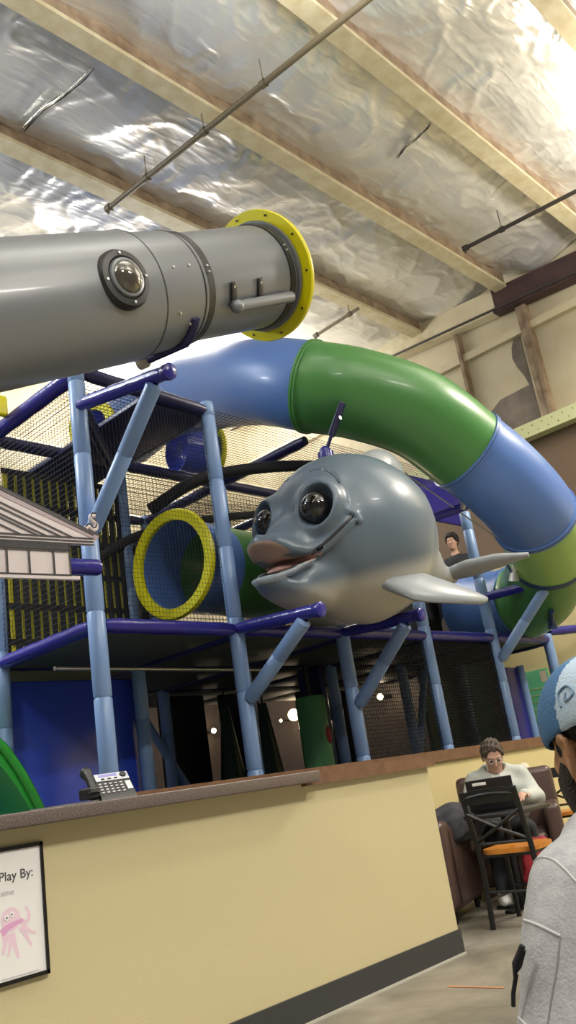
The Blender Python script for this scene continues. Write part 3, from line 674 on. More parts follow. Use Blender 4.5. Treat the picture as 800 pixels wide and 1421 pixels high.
# ------------------------------------------------------------------ dolphin
def dolphin():
    rr = .74
    ctr = atY(484, 744, 4.52)
    w = (EYE-ctr).normalized()                      # towards the viewer
    xr = (ROT @ Vector((1, 0, 0))); xr = (xr-w*xr.dot(w)).normalized(); yu = w.cross(xr)
    Fv = Vector((-.69, .26, .67)).normalized(); Sv = Vector((.72, .22, .66)); Sv = (Sv-Fv*Sv.dot(Fv)).normalized(); Uv = Fv.cross(Sv)
    if Uv.y < 0: Uv = -Uv
    toW = lambda q: xr*q.x+yu*q.y+w*q.z
    Fw, Sw, Uw = toW(Fv), toW(Sv), toW(Uv)
    mw = Matrix((Fw, Sw, Uw)).transposed().to_4x4(); mw.translation = ctr
    D = bpy.data.objects.new('dolphin_figure', None); COL.objects.link(D); D.matrix_world = mw
    tag(D, 'big grey fibreglass dolphin with a smiling open mouth on purple arms', 'dolphin')
    Pz = lambda l: [(a*rr, b*rr, c*rr) for a, b, c in l]
    ez = .93
    def mouth(q):
        a, b_, c = q[:, 0], q[:, 1], q[:, 2]
        up = c-(-.615+.40*np.maximum(0, a-1.16)+.25*np.maximum(0, 1.16-a)); lo_ = (-.615-.50*(a-.95))-c
        return np.maximum(smax(up, lo_, .03)*.85, np.maximum(.88-a, np.abs(b_)-.5))
    def cav(P):
        q = P/rr
        a = s_ell(q, (1.42, 0, -.735), (.62, .40, .135), rotm('Y', 2))
        return a*rr
    def mouthline(P, s):
        return s_line(P, Pz([(1.52, s*.30, -.63), (1.22, s*.46, -.66), (1.0, s*.58, -.56), (.84, s*.66, -.38), (.70, s*.73, -.17)]), [.04*rr, .035*rr, .03*rr, .03*rr, .028*rr])
    def fn(P):
        q = P/rr
        b = s_ell(q, (0, 0, 0), (1.03, 1.0, .985))
        b = smin(b, s_cap(q, (-.45, 0, -.08), (-1.75, 0, -.06), .84, .13), .30)
        b = smin(b, s_cap(q, (-1.7, 0, -.06), (-2.0, 0, -.03), .13, .09), .08)
        # snout with a thin curled lip, open mouth, smile line up the cheeks
        bk = s_ell(q, (.99, 0, -.47), (.43, .33, .11), rotm('Y', -4))-.02
        bk = smin(bk, s_ell(q, (.74, 0, -.36), (.46, .42, .26), rotm('Y', 20)), .18)
        UL = [(.72, .665, -.20), (.78, .57, -.32), (.87, .47, -.43), (1.0, .37, -.52), (1.16, .30, -.535), (1.30, .21, -.465), (1.39, 0, -.42)]
        lipu = s_line(q, UL+[(a_, -b_, c_) for a_, b_, c_ in UL[-2::-1]], [.012, .022, .03, .038, .046, .048, .05, .048, .046, .038, .03, .022, .012])
        bk = smin(bk, lipu, .07)
        b = smin(b, bk, .12)
        LL = [(.73, .65, -.25), (.82, .515, -.42), (.95, .40, -.62), (1.12, .29, -.765), (1.27, .18, -.85), (1.34, 0, -.875)]
        jw = s_ell(q, (.82, 0, -.90), (.50, .32, .15), rotm('Y', 2)); jw = smin(jw, s_ell(q, (.62, 0, -.72), (.42, .44, .28)), .15)
        jw = smin(jw, s_line(q, LL+[(a_, -b_, c_) for a_, b_, c_ in LL[-2::-1]], [.01, .02, .027, .03, .03, .03, .03, .03, .027, .02, .01]), .06)
        b = smin(b, jw, .12)
        m = np.minimum(mouth(q), 9)
        for s in (-1, 1):
            m = np.minimum(m, s_line(q, [(1.0, s*.385, -.615), (.88, s*.475, -.475), (.79, s*.56, -.345), (.725, s*.665, -.215), (.69, s*.72, -.15)], [.03, .024, .02, .018, .012]))
        b = smax(b, -m, .022)
        for s in (-1, 1):
            e = (.93, s*.40, .0)
            b = smin(b, s_ell(q, (.86, s*.385, .0), (.24, .33, .35)), .08)          # rim swelling
            b = smax(b, -s_ell(q, (1.05, s*.46, -.01), (.26, .225, .25)), .05)
            arc = [(.84, s*.17, .49), (.81, s*.27, .51), (.795, s*.38, .485), (.78, s*.49, .40), (.765, s*.59, .25)]
            pr = [tuple(np.array(p_)/np.linalg.norm(p_)*1.0) for p_ in arc]
            b = smax(b, -s_line(q, pr, .022), .02)
            b = smin(b, s_line(q, [tuple(np.array(p_)*1.0+np.array((0, 0, -.045))) for p_ in pr], .028), .03)
            # cheek dimple at the smile end
            b = smin(b, s_sph(q, (.665, s*.70, -.20), .05), .06)
            b = smin(b, s_line(q, [(.74, s*.69, -.06), (.68, s*.765, -.10), (.64, s*.78, -.18)], .03), .05); b = smax(b, -s_line(q, [(.71, s*.70, -.10), (.66, s*.755, -.16), (.645, s*.75, -.23)], .016), .02)
        return b*rr
    tg = MB()
    LIPS = [(.95, .40, -.62), (1.12, .29, -.765), (1.27, .18, -.85), (1.34, 0, -.875), (1.27, -.18, -.85), (1.12, -.29, -.765), (.95, -.40, -.62)]
    def pick(Cn):
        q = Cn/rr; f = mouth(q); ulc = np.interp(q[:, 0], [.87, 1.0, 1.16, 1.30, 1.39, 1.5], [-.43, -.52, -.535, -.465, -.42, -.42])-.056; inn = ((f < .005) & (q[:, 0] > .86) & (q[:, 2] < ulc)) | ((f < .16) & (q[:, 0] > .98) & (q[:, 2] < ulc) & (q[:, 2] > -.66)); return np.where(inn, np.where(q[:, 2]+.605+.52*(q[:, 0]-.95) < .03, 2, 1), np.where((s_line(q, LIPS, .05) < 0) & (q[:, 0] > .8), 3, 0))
    m = mat('airbrushed_fibreglass_lit_flank', '6A7580', .36, coat=.1); nt = m.node_tree; p = nt.nodes['Principled BSDF']; tc = nt.nodes['Texture Coordinate']
    sx = nt.nodes.new('ShaderNodeSeparateXYZ'); nt.links.new(tc.outputs['Object'], sx.inputs[0])
    mr = nt.nodes.new('ShaderNodeMapRange'); mr.interpolation_type = 'SMOOTHSTEP'
    ad = nt.nodes.new('ShaderNodeMath'); ad.operation = 'MULTIPLY_ADD'; ad.inputs[1].default_value = .42; nt.links.new(sx.outputs[0], ad.inputs[0]); nt.links.new(sx.outputs[2], ad.inputs[2])
    nt.links.new(ad.outputs[0], mr.inputs[0]); mr.inputs[1].default_value = -.32; mr.inputs[2].default_value = -.50
    mx = nt.nodes.new('ShaderNodeMix'); mx.data_type = 'RGBA'; mx.inputs[6].default_value = lin('62717F'); mx.inputs[7].default_value = lin('C2C0B4')
    nt.links.new(mr.outputs[0], mx.inputs[0])
    mr2 = nt.nodes.new('ShaderNodeMapRange'); mr2.interpolation_type = 'SMOOTHSTEP'; nt.links.new(sx.outputs[0], mr2.inputs[0]); mr2.inputs[1].default_value = -.15; mr2.inputs[2].default_value = -.75  # rear flank pales: side light painted in together with the airbrush
    mx2 = nt.nodes.new('ShaderNodeMix'); mx2.data_type = 'RGBA'; mx2.inputs[7].default_value = lin('ABAEAF'); nt.links.new(mr2.outputs[0], mx2.inputs[0]); nt.links.new(mx.outputs[2], mx2.inputs[6])
    nt.links.new(mx2.outputs[2], p.inputs['Base Color'])
    def child(o): o.parent = D; o.matrix_parent_inverse.identity(); o.matrix_basis.identity(); return o
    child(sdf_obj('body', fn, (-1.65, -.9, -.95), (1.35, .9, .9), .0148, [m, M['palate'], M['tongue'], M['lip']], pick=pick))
    def lmb(mb, name, mm):
        o = mb.build(name, mm); return child(o)
    for s in (-1, 1): lmb(MB().sphere(Vector((.915, s*.392, -.01))*rr, .185*rr, 32, 20), 'eyeball', M['eye'])
    def snap(pts):
        out = []
        for p_ in pts:
            d = np.array(p_, float)/np.linalg.norm(p_); ts = np.linspace(1.35, .7, 260); v = fn((d[None]*ts[:, None]*rr)); k = np.argmax(v < 0); out.append(Vector(d*ts[k]*rr))
        return out
    for s in (-1, 1):
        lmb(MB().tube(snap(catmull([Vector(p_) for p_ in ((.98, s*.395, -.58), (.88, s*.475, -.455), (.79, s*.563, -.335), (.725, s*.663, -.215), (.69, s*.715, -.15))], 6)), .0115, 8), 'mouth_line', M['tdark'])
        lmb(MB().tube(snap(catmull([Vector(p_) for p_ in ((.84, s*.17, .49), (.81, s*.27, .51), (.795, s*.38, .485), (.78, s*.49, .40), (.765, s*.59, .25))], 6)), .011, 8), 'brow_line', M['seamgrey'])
    lmb(MB().sphere(Vector((1.02, 0, -.665))*rr, .2*rr, 24, 14, (1.0, .8, .2), (Vector((.9, 0, -.43)), Vector((0, 1, 0)), Vector((.43, 0, .9)))), 'tongue', M['tongue'])
    # fins, built as tapered blades
    fm = mat('fin_grey', '959BA0', .34, coat=.1)
    def blade(pts, widths, th, nrm, name):
        pts = [Vector(p)*rr for p in pts]
        def g(P):
            o = None
            for i in range(len(pts)-1):
                for k in range(4):
                    pass
            return o
        mb = MB(); ring = 20; vs = []; nn = Vector(nrm).normalized()
        path = catmull(pts, 8); ws = np.interp(np.linspace(0, 1, len(path)), np.linspace(0, 1, len(widths)), widths); ths = np.interp(np.linspace(0, 1, len(path)), np.linspace(0, 1, len(th)), th)
        for i, q in enumerate(path):
            tt = (path[min(i+1, len(path)-1)]-path[max(i-1, 0)]).normalized(); a = tt.cross(nn).normalized(); b = a.cross(tt)
            for k in range(ring):
                an = 2*math.pi*k/ring; vs.append(q+a*(math.cos(an)*ws[i]*rr)+b*(math.sin(an)*ths[i]*rr*(1+.25*math.cos(an))))
        L = len(path); fs = [(i*ring+k, i*ring+(k+1) % ring, (i+1)*ring+(k+1) % ring, (i+1)*ring+k) for i in range(L-1) for k in range(ring)]
        fs += [list(range(ring))[::-1], [(L-1)*ring+k for k in range(ring)]]
        mb.add(vs, fs, True); return lmb(mb, name, fm)
    for s in (-1, 1):
        blade([(.06, s*.46, -.56), (-.24, s*.84, -.71), (-.58, s*1.06, -.75), (-.92, s*1.16, -.755), (-1.06, s*1.19, -.75)], [.16, .29, .20, .11, .04], [.11, .08, .065, .05, .03], (.45, s*.70, .65), 'pectoral_fin')
        blade([(-1.88, s*.02, -.04), (-1.98, s*.30, .02), (-2.12, s*.66, .09), (-2.28, s*1.02, .14)], [.12, .20, .16, .04], [.07, .07, .06, .03], (-.1, -s*.25, 1), 'fluke')
    blade([(-.30, .10, .80), (-.38, .10, .98), (-.52, .11, 1.07), (-.70, .12, 1.02), (-.82, .12, .90)], [.28, .26, .23, .19, .08], [.13, .12, .11, .09, .05], (.25, 1, .1), 'dorsal_fin')
    return D
DOL = dolphin()
# ------------------------------------------------------------------ temple facade panel
def facade():
    a = Vector((math.cos(R(-8)), math.sin(R(-8)), 0)); b = Vector((0, 0, 1)); nrm = a.cross(b)
    c = atY(136, 745, 4.72); t = thing('temple_facade', c, 'flat pinkish temple front panel with a gable and black outlines, left of the posts', 'panel')
    def L(px, py):   # point on the panel's plane, in panel axes
        r = rays(px, py); k = (c-EYE).dot(nrm)/r.dot(nrm); q = EYE+r*k-c; return (q.dot(a), q.z)
    W = 2.3
    R0 = L(136, 745); rise = (L(0, 676)[1]-L(134, 742)[1])/(L(134, 742)[0]-L(0, 676)[0])
    xr, zr = R0; mid = xr-W/2; pk = zr+rise*W/2
    zc = L(125, 758)[1]; zt = L(96, 764)[1]; zb = L(96, 803)[1]; xf = L(96, 790)[0]
    th = .025
    mb = MB(); mb.prism([(xr, zr), (mid, pk), (xr-W, zr), (xr-W, zc), (xr-.06, zc)][::-1], c, a, b, th); mb.build('gable', M['stone'], t)
    MB().prism([(xr, zr), (mid, pk), (xr-W, zr), (xr-W, zr-.055), (mid, pk-.075), (xr-.03, zr-.035)][::-1], c+nrm*th, a, b, .004).build('mauve_rake', M['mauve'], t)
    mb = MB(); mb.prism([(xf, zc+.02), (2*mid-xf, zc+.02), (2*mid-xf, zb), (xf, zb)][::-1], c-nrm*.001, a, b, th*.8); mb.build('frieze', M['stone'], t)
    mb = MB(); mb.prism([(xf+.06, zb+.012), (2*mid-xf-.06, zb+.012), (2*mid-xf-.06, zb-.012), (xf+.06, zb-.012)][::-1], c, a, b, th*1.2); mb.build('bottom_sill', M['stone'], t)
    lk = MB(); F = c+nrm*(th+.005)
    def ln(x0, z0, x1, z1, w=.007):
        w *= 1.4
        d = Vector((x1-x0, z1-z0)); n = Vector((-d.y, d.x)).normalized()*w/2
        q = F+nrm*.0005
        pl = [(x0-n.x, z0-n.y), (x1-n.x, z1-n.y), (x1+n.x, z1+n.y), (x0+n.x, z0+n.y)]
        lk.prism(pl, q, a, b, .0015)
    for s in (0, 1):
        fx = (lambda x: x) if not s else (lambda x: 2*mid-x)
        for off in (0.0, .018, .085, .12, .165, .19, .24):
            inset = off/rise
            ln(fx(xr-inset*1.0-.004), zr-.0+0.0 if off < .05 else max(zr-.028, zc+.045), fx(mid), pk-off*1.0-(0 if off < .05 else .028-(.0)), .008)
    for z in (zc, zc+.022, zc+.045): ln(xr-.05, z, 2*mid-xr+.05, z, .007)
    zz = zc
    for k in range(4): ln(xf, zc-.008-(zc-zt)*k/3.2, 2*mid-xf, zc-.008-(zc-zt)*k/3.2, .007)
    x = xf; i = 0
    for px in (73, 39, 8, -24, -56, -90, -124):
        q = L(px, 790)[0]; ln(q, zt-.012, q, zb+.015, .009)
    ln(xf, zt-.012, 2*mid-xf, zt-.012, .008); ln(xf, zb+.014, 2*mid-xf, zb+.014, .008); ln(xf-.003, zb+.01, xf-.003, zc, .008)
    lk.build('printed_outlines', M['ink'], t)
    # scroll ornament at the gable corner
    s0 = Vector((xr-.03, 0, zr+.06)); P2 = lambda x, z: c+a*x+b*z+nrm*.02
    sc_ = [P2(xr-.10, zr+.045), P2(xr-.075, zr+.065), P2(xr-.045, zr+.04), P2(xr-.02, zr+.055), P2(xr-.022, zr+.09), P2(xr-.05, zr+.115), P2(xr-.045, zr+.145), P2(xr-.02, zr+.145)]
    MB().tube(catmull(sc_, 5), .017, 10).build('scroll_ornament', M['stone'], t)
    MB().tube([p+nrm*.012+Vector((0, 0, .012)) for p in catmull(sc_, 5)], .006, 8).build('scroll_outline', M['ink'], t)
    e = atY(128, 792, 4.95)
    mb = MB(); p0 = Vector((xf-.3, 0, 0)); q0 = c+a*(xf-.35)-nrm*.08+b*((zt+zb)/2+.01)
    q1 = q0+a*.62; mb.tube([q0, q1-a*.03, q1-a*.008, q1], [.055, .058, .05, .025], 16); mb.build('mounting_stub', M['purple'], t)
facade()

# ------------------------------------------------------------------ under-deck things
g = atY(445, 1064, RY[1]-.15); g = Vector((g.x, g.y, 0))
t = thing('vinyl_roller', g, 'shiny green vinyl roller pillar under the deck with a red spot', 'roller')
MB().lathe([(0, .1), (.15, .1), (.165, .13), (.165, 1.93), (.15, 1.97), (0, 1.97)], g, (0, 0, 1), 24).build('roller_cover', M['cyl'], t)
q = atY(453, 1020, RY[1]-.30); MB().sphere(Vector((q.x+.03, q.y, q.z)), .07, 16, 10, (.7, .5, 1.4)).build('red_spot', M['red'], t)
MB().cone((g.x, g.y, .03), (g.x, g.y, 2.3), .03).build('spindle', M['blackmetal'], t)
for px, y, lab in ((324, RY[2]-.1, 'dark green cone bag hanging left behind the middle front post'), (378, RY[2]-.3, 'dark green cone bag hanging right behind the middle front post')):
    q = atY(px, 1075, y); MB_ = MB().cone((q.x, y, .1), (q.x, y, 2.1), .30, .05, 20)
    t = thing('cone_bag', (q.x, y, 0), lab, 'cone bag', 'cone bags under the deck'); MB_.build('bag', M['tri'], t); MB().cone((q.x, y, 2.08), (q.x, y, 2.34), .012).build('cord', M['strap'], t)
# green slide at the lower left
def gslide():
    o = atY(20, 1115, 5.9); t = thing('play_slide', (o.x, o.y, 0), 'bright green open slide at the left edge behind the countertop', 'slide')
    pts = catmull([atY(-70, 1020, 5.9), atY(-8, 1056, 5.9), atY(16, 1082, 5.9), atY(42, 1124, 5.9), atY(62, 1170, 5.9), atY(75, 1235, 5.9)], 6)
    vs = []; fs = []; prof = [(-.32, .14), (-.30, .0), (-.1, -.05), (.1, -.05), (.30, .0), (.32, .14)]
    for q in pts: vs += [q+Vector((0, x+.3, z)) for x, z in prof]
    n = len(prof); fs = [(i*n+k, i*n+k+1, (i+1)*n+k+1, (i+1)*n+k) for i in range(len(pts)-1) for k in range(n-1)]
    mb = MB(); mb.add(vs, fs, True); o = mb.build('slide_bed', M['greenslide'], t); md = o.modifiers.new('t', 'SOLIDIFY'); md.thickness = .03
    MB().tube([q+Vector((0, -.02, .14)) for q in pts], .035, 10).build('slide_edge', M['greenslide'], t)
gslide()
# wall lamps beyond the structure
for px, py, r_, lab in ((408, 992, .10, 'large bright lamp on the brown wall beside the green roller'), (297, 1014, .045, 'small warm lamp seen between the cone bags and left posts'), (528, 967, .05, 'small warm lamp seen through the net between two front posts'), (390, 1000, .025, 'tiny lamp glint left of the large bright lamp')):
    p = atX(px, py, WX-.4) if px > 350 else atY(px, py, 12.0); t = thing('wall_lamp', p, lab, 'lamp', 'wall lamps far behind the play structure')
    MB().sphere(p, r_, 16, 10).build('bulb', M['bulb'], t); MB().cone(p+Vector((.03, .03, 0)), p+(Vector((.28, 0, 0)) if px > 350 else Vector((0, .2, 0))), r_*.6).build('socket', M['blackmetal'], t)
    l = bpy.data.lights.new('lamp_glow', 'POINT'); l.energy = 9*r_/.05; l.color = (1, .8, .55); l.shadow_soft_size = r_
    lo = bpy.data.objects.new('lamp_glow', l); COL.objects.link(lo); lo.location = p-Vector((r_+.06, r_+.06, 0))
# green poster on yellow wall
p = atX(750, 966, WX-.05); t = thing('green_poster', p, 'mint green poster on the yellow wall behind the blue posts', 'poster')
MB().bb((WX-.06, p.y-.20, p.z-.40), (WX-.041, p.y+.20, p.z+.36)).build('sheet', M['poster'], t)
mb = MB()
for k in range(5): mb.bb((WX-.063, p.y-.16, p.z+.1-k*.09), (WX-.06, p.y+.16-.03*(k % 2), p.z+.112-k*.09))
mb.build('printed_line', M['strut'], t)
MB().bb((WX-.063, p.y-.18, p.z+.18), (WX-.06, p.y-.08, p.z+.33)).build('picture', M['napkin'], t)

# ------------------------------------------------------------------ things on and at the half wall
def phone():
    o = atY(150, 1100, 3.33); o.z = 1.1305; t = thing('desk_phone', o, 'dark multi line desk phone standing on the granite countertop', 'phone')
    a = Vector((math.cos(R(-14)), math.sin(R(-14)), 0)); n = Vector((a.y, -a.x, 0)); tl = R(52)
    u = Vector((0, 0, 1))*math.sin(tl)-n*math.cos(tl)          # panel up direction (leaning back)
    w = a.cross(u) * 1; w = w if w.dot(n) > 0 else -w           # panel normal
    c0 = o+Vector((0, 0, .012))+n*.06
    mb = MB(); pr = [(0, 0), (-.01, .02), (-.10, .115), (-.13, .115), (-.15, .0)]
    X0, X1 = -.055, .105
    mb.prism(pr, o+a*X0+n*.07, n, Vector((0, 0, 1)), .001)
    vs = [o+a*x+n*(.07+q)+Vector((0, 0, z)) for x in (X0, X1) for q, z in pr]; k = len(pr)
    mb = MB(); mb.add(vs, [list(range(k)), list(range(k, 2*k))[::-1]]+[(i, (i+1) % k, k+(i+1) % k, k+i) for i in range(k)]); mb.build('base', M['phone'], t)
    up = (Vector((0, 0, .095))-n*.09).normalized(); nn = a.cross(up); nn = nn if nn.dot(n) > 0 else -nn
    f0 = o+n*.06+Vector((0, 0, .02)); FP = lambda x, y: f0+a*x+up*y+nn*.002
    ax = (a, up, nn)
    MB().box(FP(.025, .105), (.155, .045, .008), ax, bev=.003).build('silver_panel', M['phonetop'], t)
    MB().box(FP(.008, .113)+nn*.004, (.085, .014, .003), ax).build('lcd', M['lcd'], t)
    MB().lathe([(0, .008), (.014, .008), (.016, 0)], FP(.078, .108)+nn*.002, nn, 18).build('dial_button', M['phone'], t)
    SP = bpy.data.objects['silver_panel']
    for x in (-.02, .01, .04): MB().box(FP(x, .092)+nn*.005, (.016, .007, .004), ax, bev=.001).build('soft_key', M['phone'], SP)
    BS = [c_ for c_ in t.children if c_.name.startswith('base')][0]
    for i in range(5):
        for j in range(4): MB().box(FP(-.04+i*.024, .066-j*.017), (.013, .008, .006), ax, bev=.0015).build('key', M['key'], BS)
    MB().box(FP(.088, .045), (.024, .05, .003), ax).build('label_strip', M['lab'], t)
    h0 = o-a*.085; hp = [h0+n*.06+Vector((0, 0, .03)), h0+n*.045+Vector((0, 0, .06)), h0+n*.01+Vector((0, 0, .1)), h0-n*.035+Vector((0, 0, .135))]
    MB().tube(catmull(hp, 6), [.026, .027, .024, .02, .018, .017, .017, .017, .017, .017, .017, .018, .019, .02, .022, .025, .027, .027, .022], 14).build('handset', M['phone'], t)
    MB().box(h0-n*.0+Vector((0, 0, .04)), (.05, .14, .05), (a, n, Vector((0, 0, 1))), bev=.012).build('cradle', M['phone'], t)
    MB().tube(catmull([o-a*.02+n*.04+Vector((0, 0, .006)), o-a*.1+n*.055+Vector((0, 0, .004)), o-a*.2+n*.05+Vector((0, 0, .004)), o-a*.35+n*.02+Vector((0, 0, .004))], 8), .005, 8).build('cord', M['phone'], t)
phone()
def sign():
    p = Vector((1.93, WY-.012, .54)); x0, x1, z0, z1 = 1.47, 1.93, .54, 1.012; y = WY-.012
    t = thing('framed_sign', (1.7, WY, .54), 'black framed white sign with a pink octopus on the tan half wall', 'sign')
    f = MB()
    for a, b in (((x0, z0), (x1, z0+.014)), ((x0, z1-.014), (x1, z1)), ((x0, z0), (x0+.012, z1)), ((x1-.012, z0), (x1, z1))): f.bb((a[0], y-.006, a[1]), (b[0], WY, b[1]))
    f.build('frame', M['frameblk'], t)
    MB().bb((x0+.01, y+.001, z0+.01), (x1-.01, WY, z1-.01)).build('sheet', M['white'], t)
    tx, tz = atY(-3, 1222, WY)[0], atY(2, 1222, WY)[2]
    text('Play By:', .047, (tx-.004, y, tz-.004), (1, 0, 0), (0, 0, 1), .0008).build('lettering', M['txt'], t)
    s = atY(0, 1242, WY); text('aime', .03, (s.x-.005, y, s.z-.006), (1, 0, 0), (0, 0, 1), .0006).build('lettering', M['grey'], t)
    Q = lambda px, py: atY(px, py, WY)
    def blob(px, py, rx, rz, m, name, d=.001, rot=0):
        c = Q(px, py); n = 28; pl = []
        for k in range(n):
            u, v = rx*math.cos(2*math.pi*k/n), rz*math.sin(2*math.pi*k/n); pl.append((u*math.cos(rot)-v*math.sin(rot), u*math.sin(rot)+v*math.cos(rot)))
        MB().prism(pl, (c.x, y+.001, c.z), (1, 0, 0), (0, 0, 1), d).build(name, M[m], t)
    ARMN = [0]
    def arm_(pts, r0, m):
        P = catmull([Q(*q) for q in pts], 5); vs = []
        mb = MB(); L_ = []; R_ = []; ARMN[0] += 1; yy = y+.0008-.00008*ARMN[0]
        for i, q in enumerate(P):
            d = (P[min(i+1, len(P)-1)]-P[max(i-1, 0)]).normalized(); n = Vector((-d.z, 0, d.x))*r0*(1-.6*i/len(P)); L_.append(Vector((q.x-n.x, yy, q.z-n.z))); R_.append(Vector((q.x+n.x, yy, q.z+n.z)))
        k = len(P); mb.add(L_+R_, [(i, i+1, k+i+1, k+i) for i in range(k-1)])
        mb.build('octopus_arm', M[m], t)
    blob(13, 1276, .04, .042, 'pink', 'octopus_head', .0006)
    arm_([(26, 1280), (36, 1278), (38, 1268), (33, 1258)], .010, 'pink'); arm_([(4, 1295), (5, 1310), (2, 1325)], .013, 'pink'); arm_([(14, 1295), (18, 1310), (24, 1330)], .013, 'pink')
    arm_([(26, 1286), (34, 1298), (42, 1312)], .010, 'pink'); arm_([(10, 1296), (12, 1312), (9, 1328)], .009, 'pink'); arm_([(30, 1284), (40, 1292), (48, 1294)], .008, 'pink')
    arm_([(0, 1296), (8, 1288), (18, 1282), (30, 1276)], .014, 'pinkd')
    for px, py in ((7, 1274), (14, 1269)): blob(px, py, .010, .010, 'white', 'octopus_eye', .0025); blob(px, py, .0028, .0028, 'ink', 'octopus_pupil', .0035)
    c0 = Q(0, 1361); c1 = Q(52, 1347); MB().bb((c0.x, y, c0.z), (c1.x, y+.001, c0.z+.003)).build('small_print', M['grey'], t)
sign()

# ------------------------------------------------------------------ seating
def chair(name, loc, rz, label):
    t = thing(name, (0, 0, 0), label, 'chair', 'black cross back chairs')
    # local: seat forward +X, width along Y
    for s in (-1, 1):
        y = s*.19
        MB().tube(catmull([(-.02, y, 0), (.0, y, .25), (.0, y, .45), (-.05, y, .68), (-.09, y, .86)], 5), .019, 10).build('back_post', M['blackmetal'], t)
        MB().tube([(.40, y, 0), (.37, y*.95, .44)], .017, 10).build('front_leg', M['blackmetal'], t)
        MB().tube([(-.005, y, .17), (.385, y*.97, .17)], .01, 8).build('side_stretcher', M['blackmetal'], t)
    MB().tube([(.385, -.185, .2), (.385, .185, .2)], .01, 8).build('stretcher', M['blackmetal'], t); MB().tube([(-.0, -.185, .22), (-.0, .185, .22)], .01, 8).build('stretcher', M['blackmetal'], t)
    MB().tube(catmull([(-.08, -.19, .82), (-.095, 0, .835), (-.08, .19, .82)], 6), .012, 8).prism([(-.19, -.045), (.19, -.045), (.19, .035), (.1, .048), (-.1, .048), (-.19, .035)], (-.078, 0, .82), (0, 1, 0), (-.12, 0, .99), -.014).build('top_rail', M['blackmetal'], t)
    b = MB()
    b.tube(catmull([(-.02, -.19, .53), (-.055, 0, .62), (-.07, .19, .72)], 6), .011, 8); b.tube(catmull([(-.02, .19, .53), (-.055, 0, .62), (-.07, -.19, .72)], 6), .011, 8); b.tube([(-.018, -.19, .52), (-.018, .19, .52)], .010, 8); b.build('cross_back', M['blackmetal'], t)
    MB().bb((.0, -.185, .43), (.38, .185, .45)).build('seat_frame', M['blackmetal'], t)
    pl = []
    for k in range(32):
        an = 2*math.pi*k/32; cx, cy = math.cos(an), math.sin(an); pl.append((.2+.215*abs(cx)**.6*(1 if cx > 0 else -1), .205*abs(cy)**.6*(1 if cy > 0 else -1)))
    MB().prism(pl, (0, 0, .45), (1, 0, 0), (0, 1, 0), .028).build('seat', M['woodseat'], t)
    t.location = loc; t.rotation_euler.z = rz; return t
CH = chair('cafe_chair', (5.30, 3.25, 0), R(6), 'black metal cross back chair with an orange wood seat, in front of the laptop')
def setchair(loc, rz, label):
    c = copy_tree(CH); c.location = loc; c.rotation_euler.z = rz; c['label'] = label; return c
setchair((8.1, 4.3, 0), R(200), 'black metal chair by the yellow wall beside the brown armchair')
def armchair(loc, rz, label, bh=.92):
    t = thing('armchair', (0, 0, 0), label, 'armchair', 'brown leather armchairs')
    bx = lambda a, b, n, bev=.04: MB().bb(a, b, bev).build(n, M['leather'], t)
    bx((-.36, -.34, .08), (.36, .34, .30), 'seat_base', .02); bx((-.24, -.285, .30), (.36, .285, .45), 'seat_cushion', .05)
    bx((-.42, -.42, .08), (-.22, .42, bh), 'back', .05)
    bx((-.36, -.42, .08), (.38, -.29, .64), 'arm'); bx((-.36, .29, .08), (.38, .42, .64), 'arm')
    for sx in (-.34, .3):
        for sy in (-.36, .36): MB().cone((sx, sy, 0), (sx, sy, .09), .02, .028, 10).build('leg', M['blackmetal'], t)
    t.location = loc; t.rotation_euler.z = rz; return t
A1 = armchair((6.80, 4.06, 0), R(208), 'brown leather armchair the man in the hoodie sits in')
A2 = armchair((5.66, 4.30, 0), R(18), 'brown leather armchair beyond the half wall corner with a jacket thrown on it', .68)
# table
tb = thing('low_table', (5.96, 3.6, 0), 'dark square table holding the black laptop', 'table')
MB().box((5.96, 3.6, .66), (.5, .5, .03), bev=.008).build('tabletop', M['tabletop'], tb)
MB().cone((5.96, 3.6, .02), (5.96, 3.6, .65), .03).build('column', M['blackmetal'], tb)
MB().box((5.96, 3.6, .012), (.42, .07, .024), bev=.008).box((5.96, 3.6, .012), (.07, .42, .024), bev=.008).build('base', M['blackmetal'], tb)
def laptop():
    o = atD(672, 1120, 6.55); o = Vector((5.93, 3.66, .675)); f = Vector((-.80, -.52, 0)).normalized(); s = Vector((-f.y, f.x, 0)); f_ = -f   # lid back faces -f_? (viewer side)
    t = thing('laptop', o, 'open black laptop on the table with a pale sticker on its lid', 'laptop')
    MB().box(o-f*.05+Vector((0, 0, .011)), (.33, .22, .02), (s, f, Vector((0, 0, 1))), bev=.004).build('keyboard_base', M['laptop'], t)
    up = (Vector((0, 0, 1))+f*.25).normalized(); n = s.cross(up)
    c = o+f*.07+Vector((0, 0, .018))+up*.115
    MB().box(c, (.34, .012, .225), (s, n, up), bev=.004).build('lid', M['laptop'], t)
    MB().box(c-f*.008, (.31, .003, .19), (s, n, up)).build('screen', M['screen'], t)
    MB().box(c+f*.0075+up*.08-s*.07, (.10, .002, .022), (s, n, up), bev=.0008).build('pale_sticker', M['white'], t)
laptop()
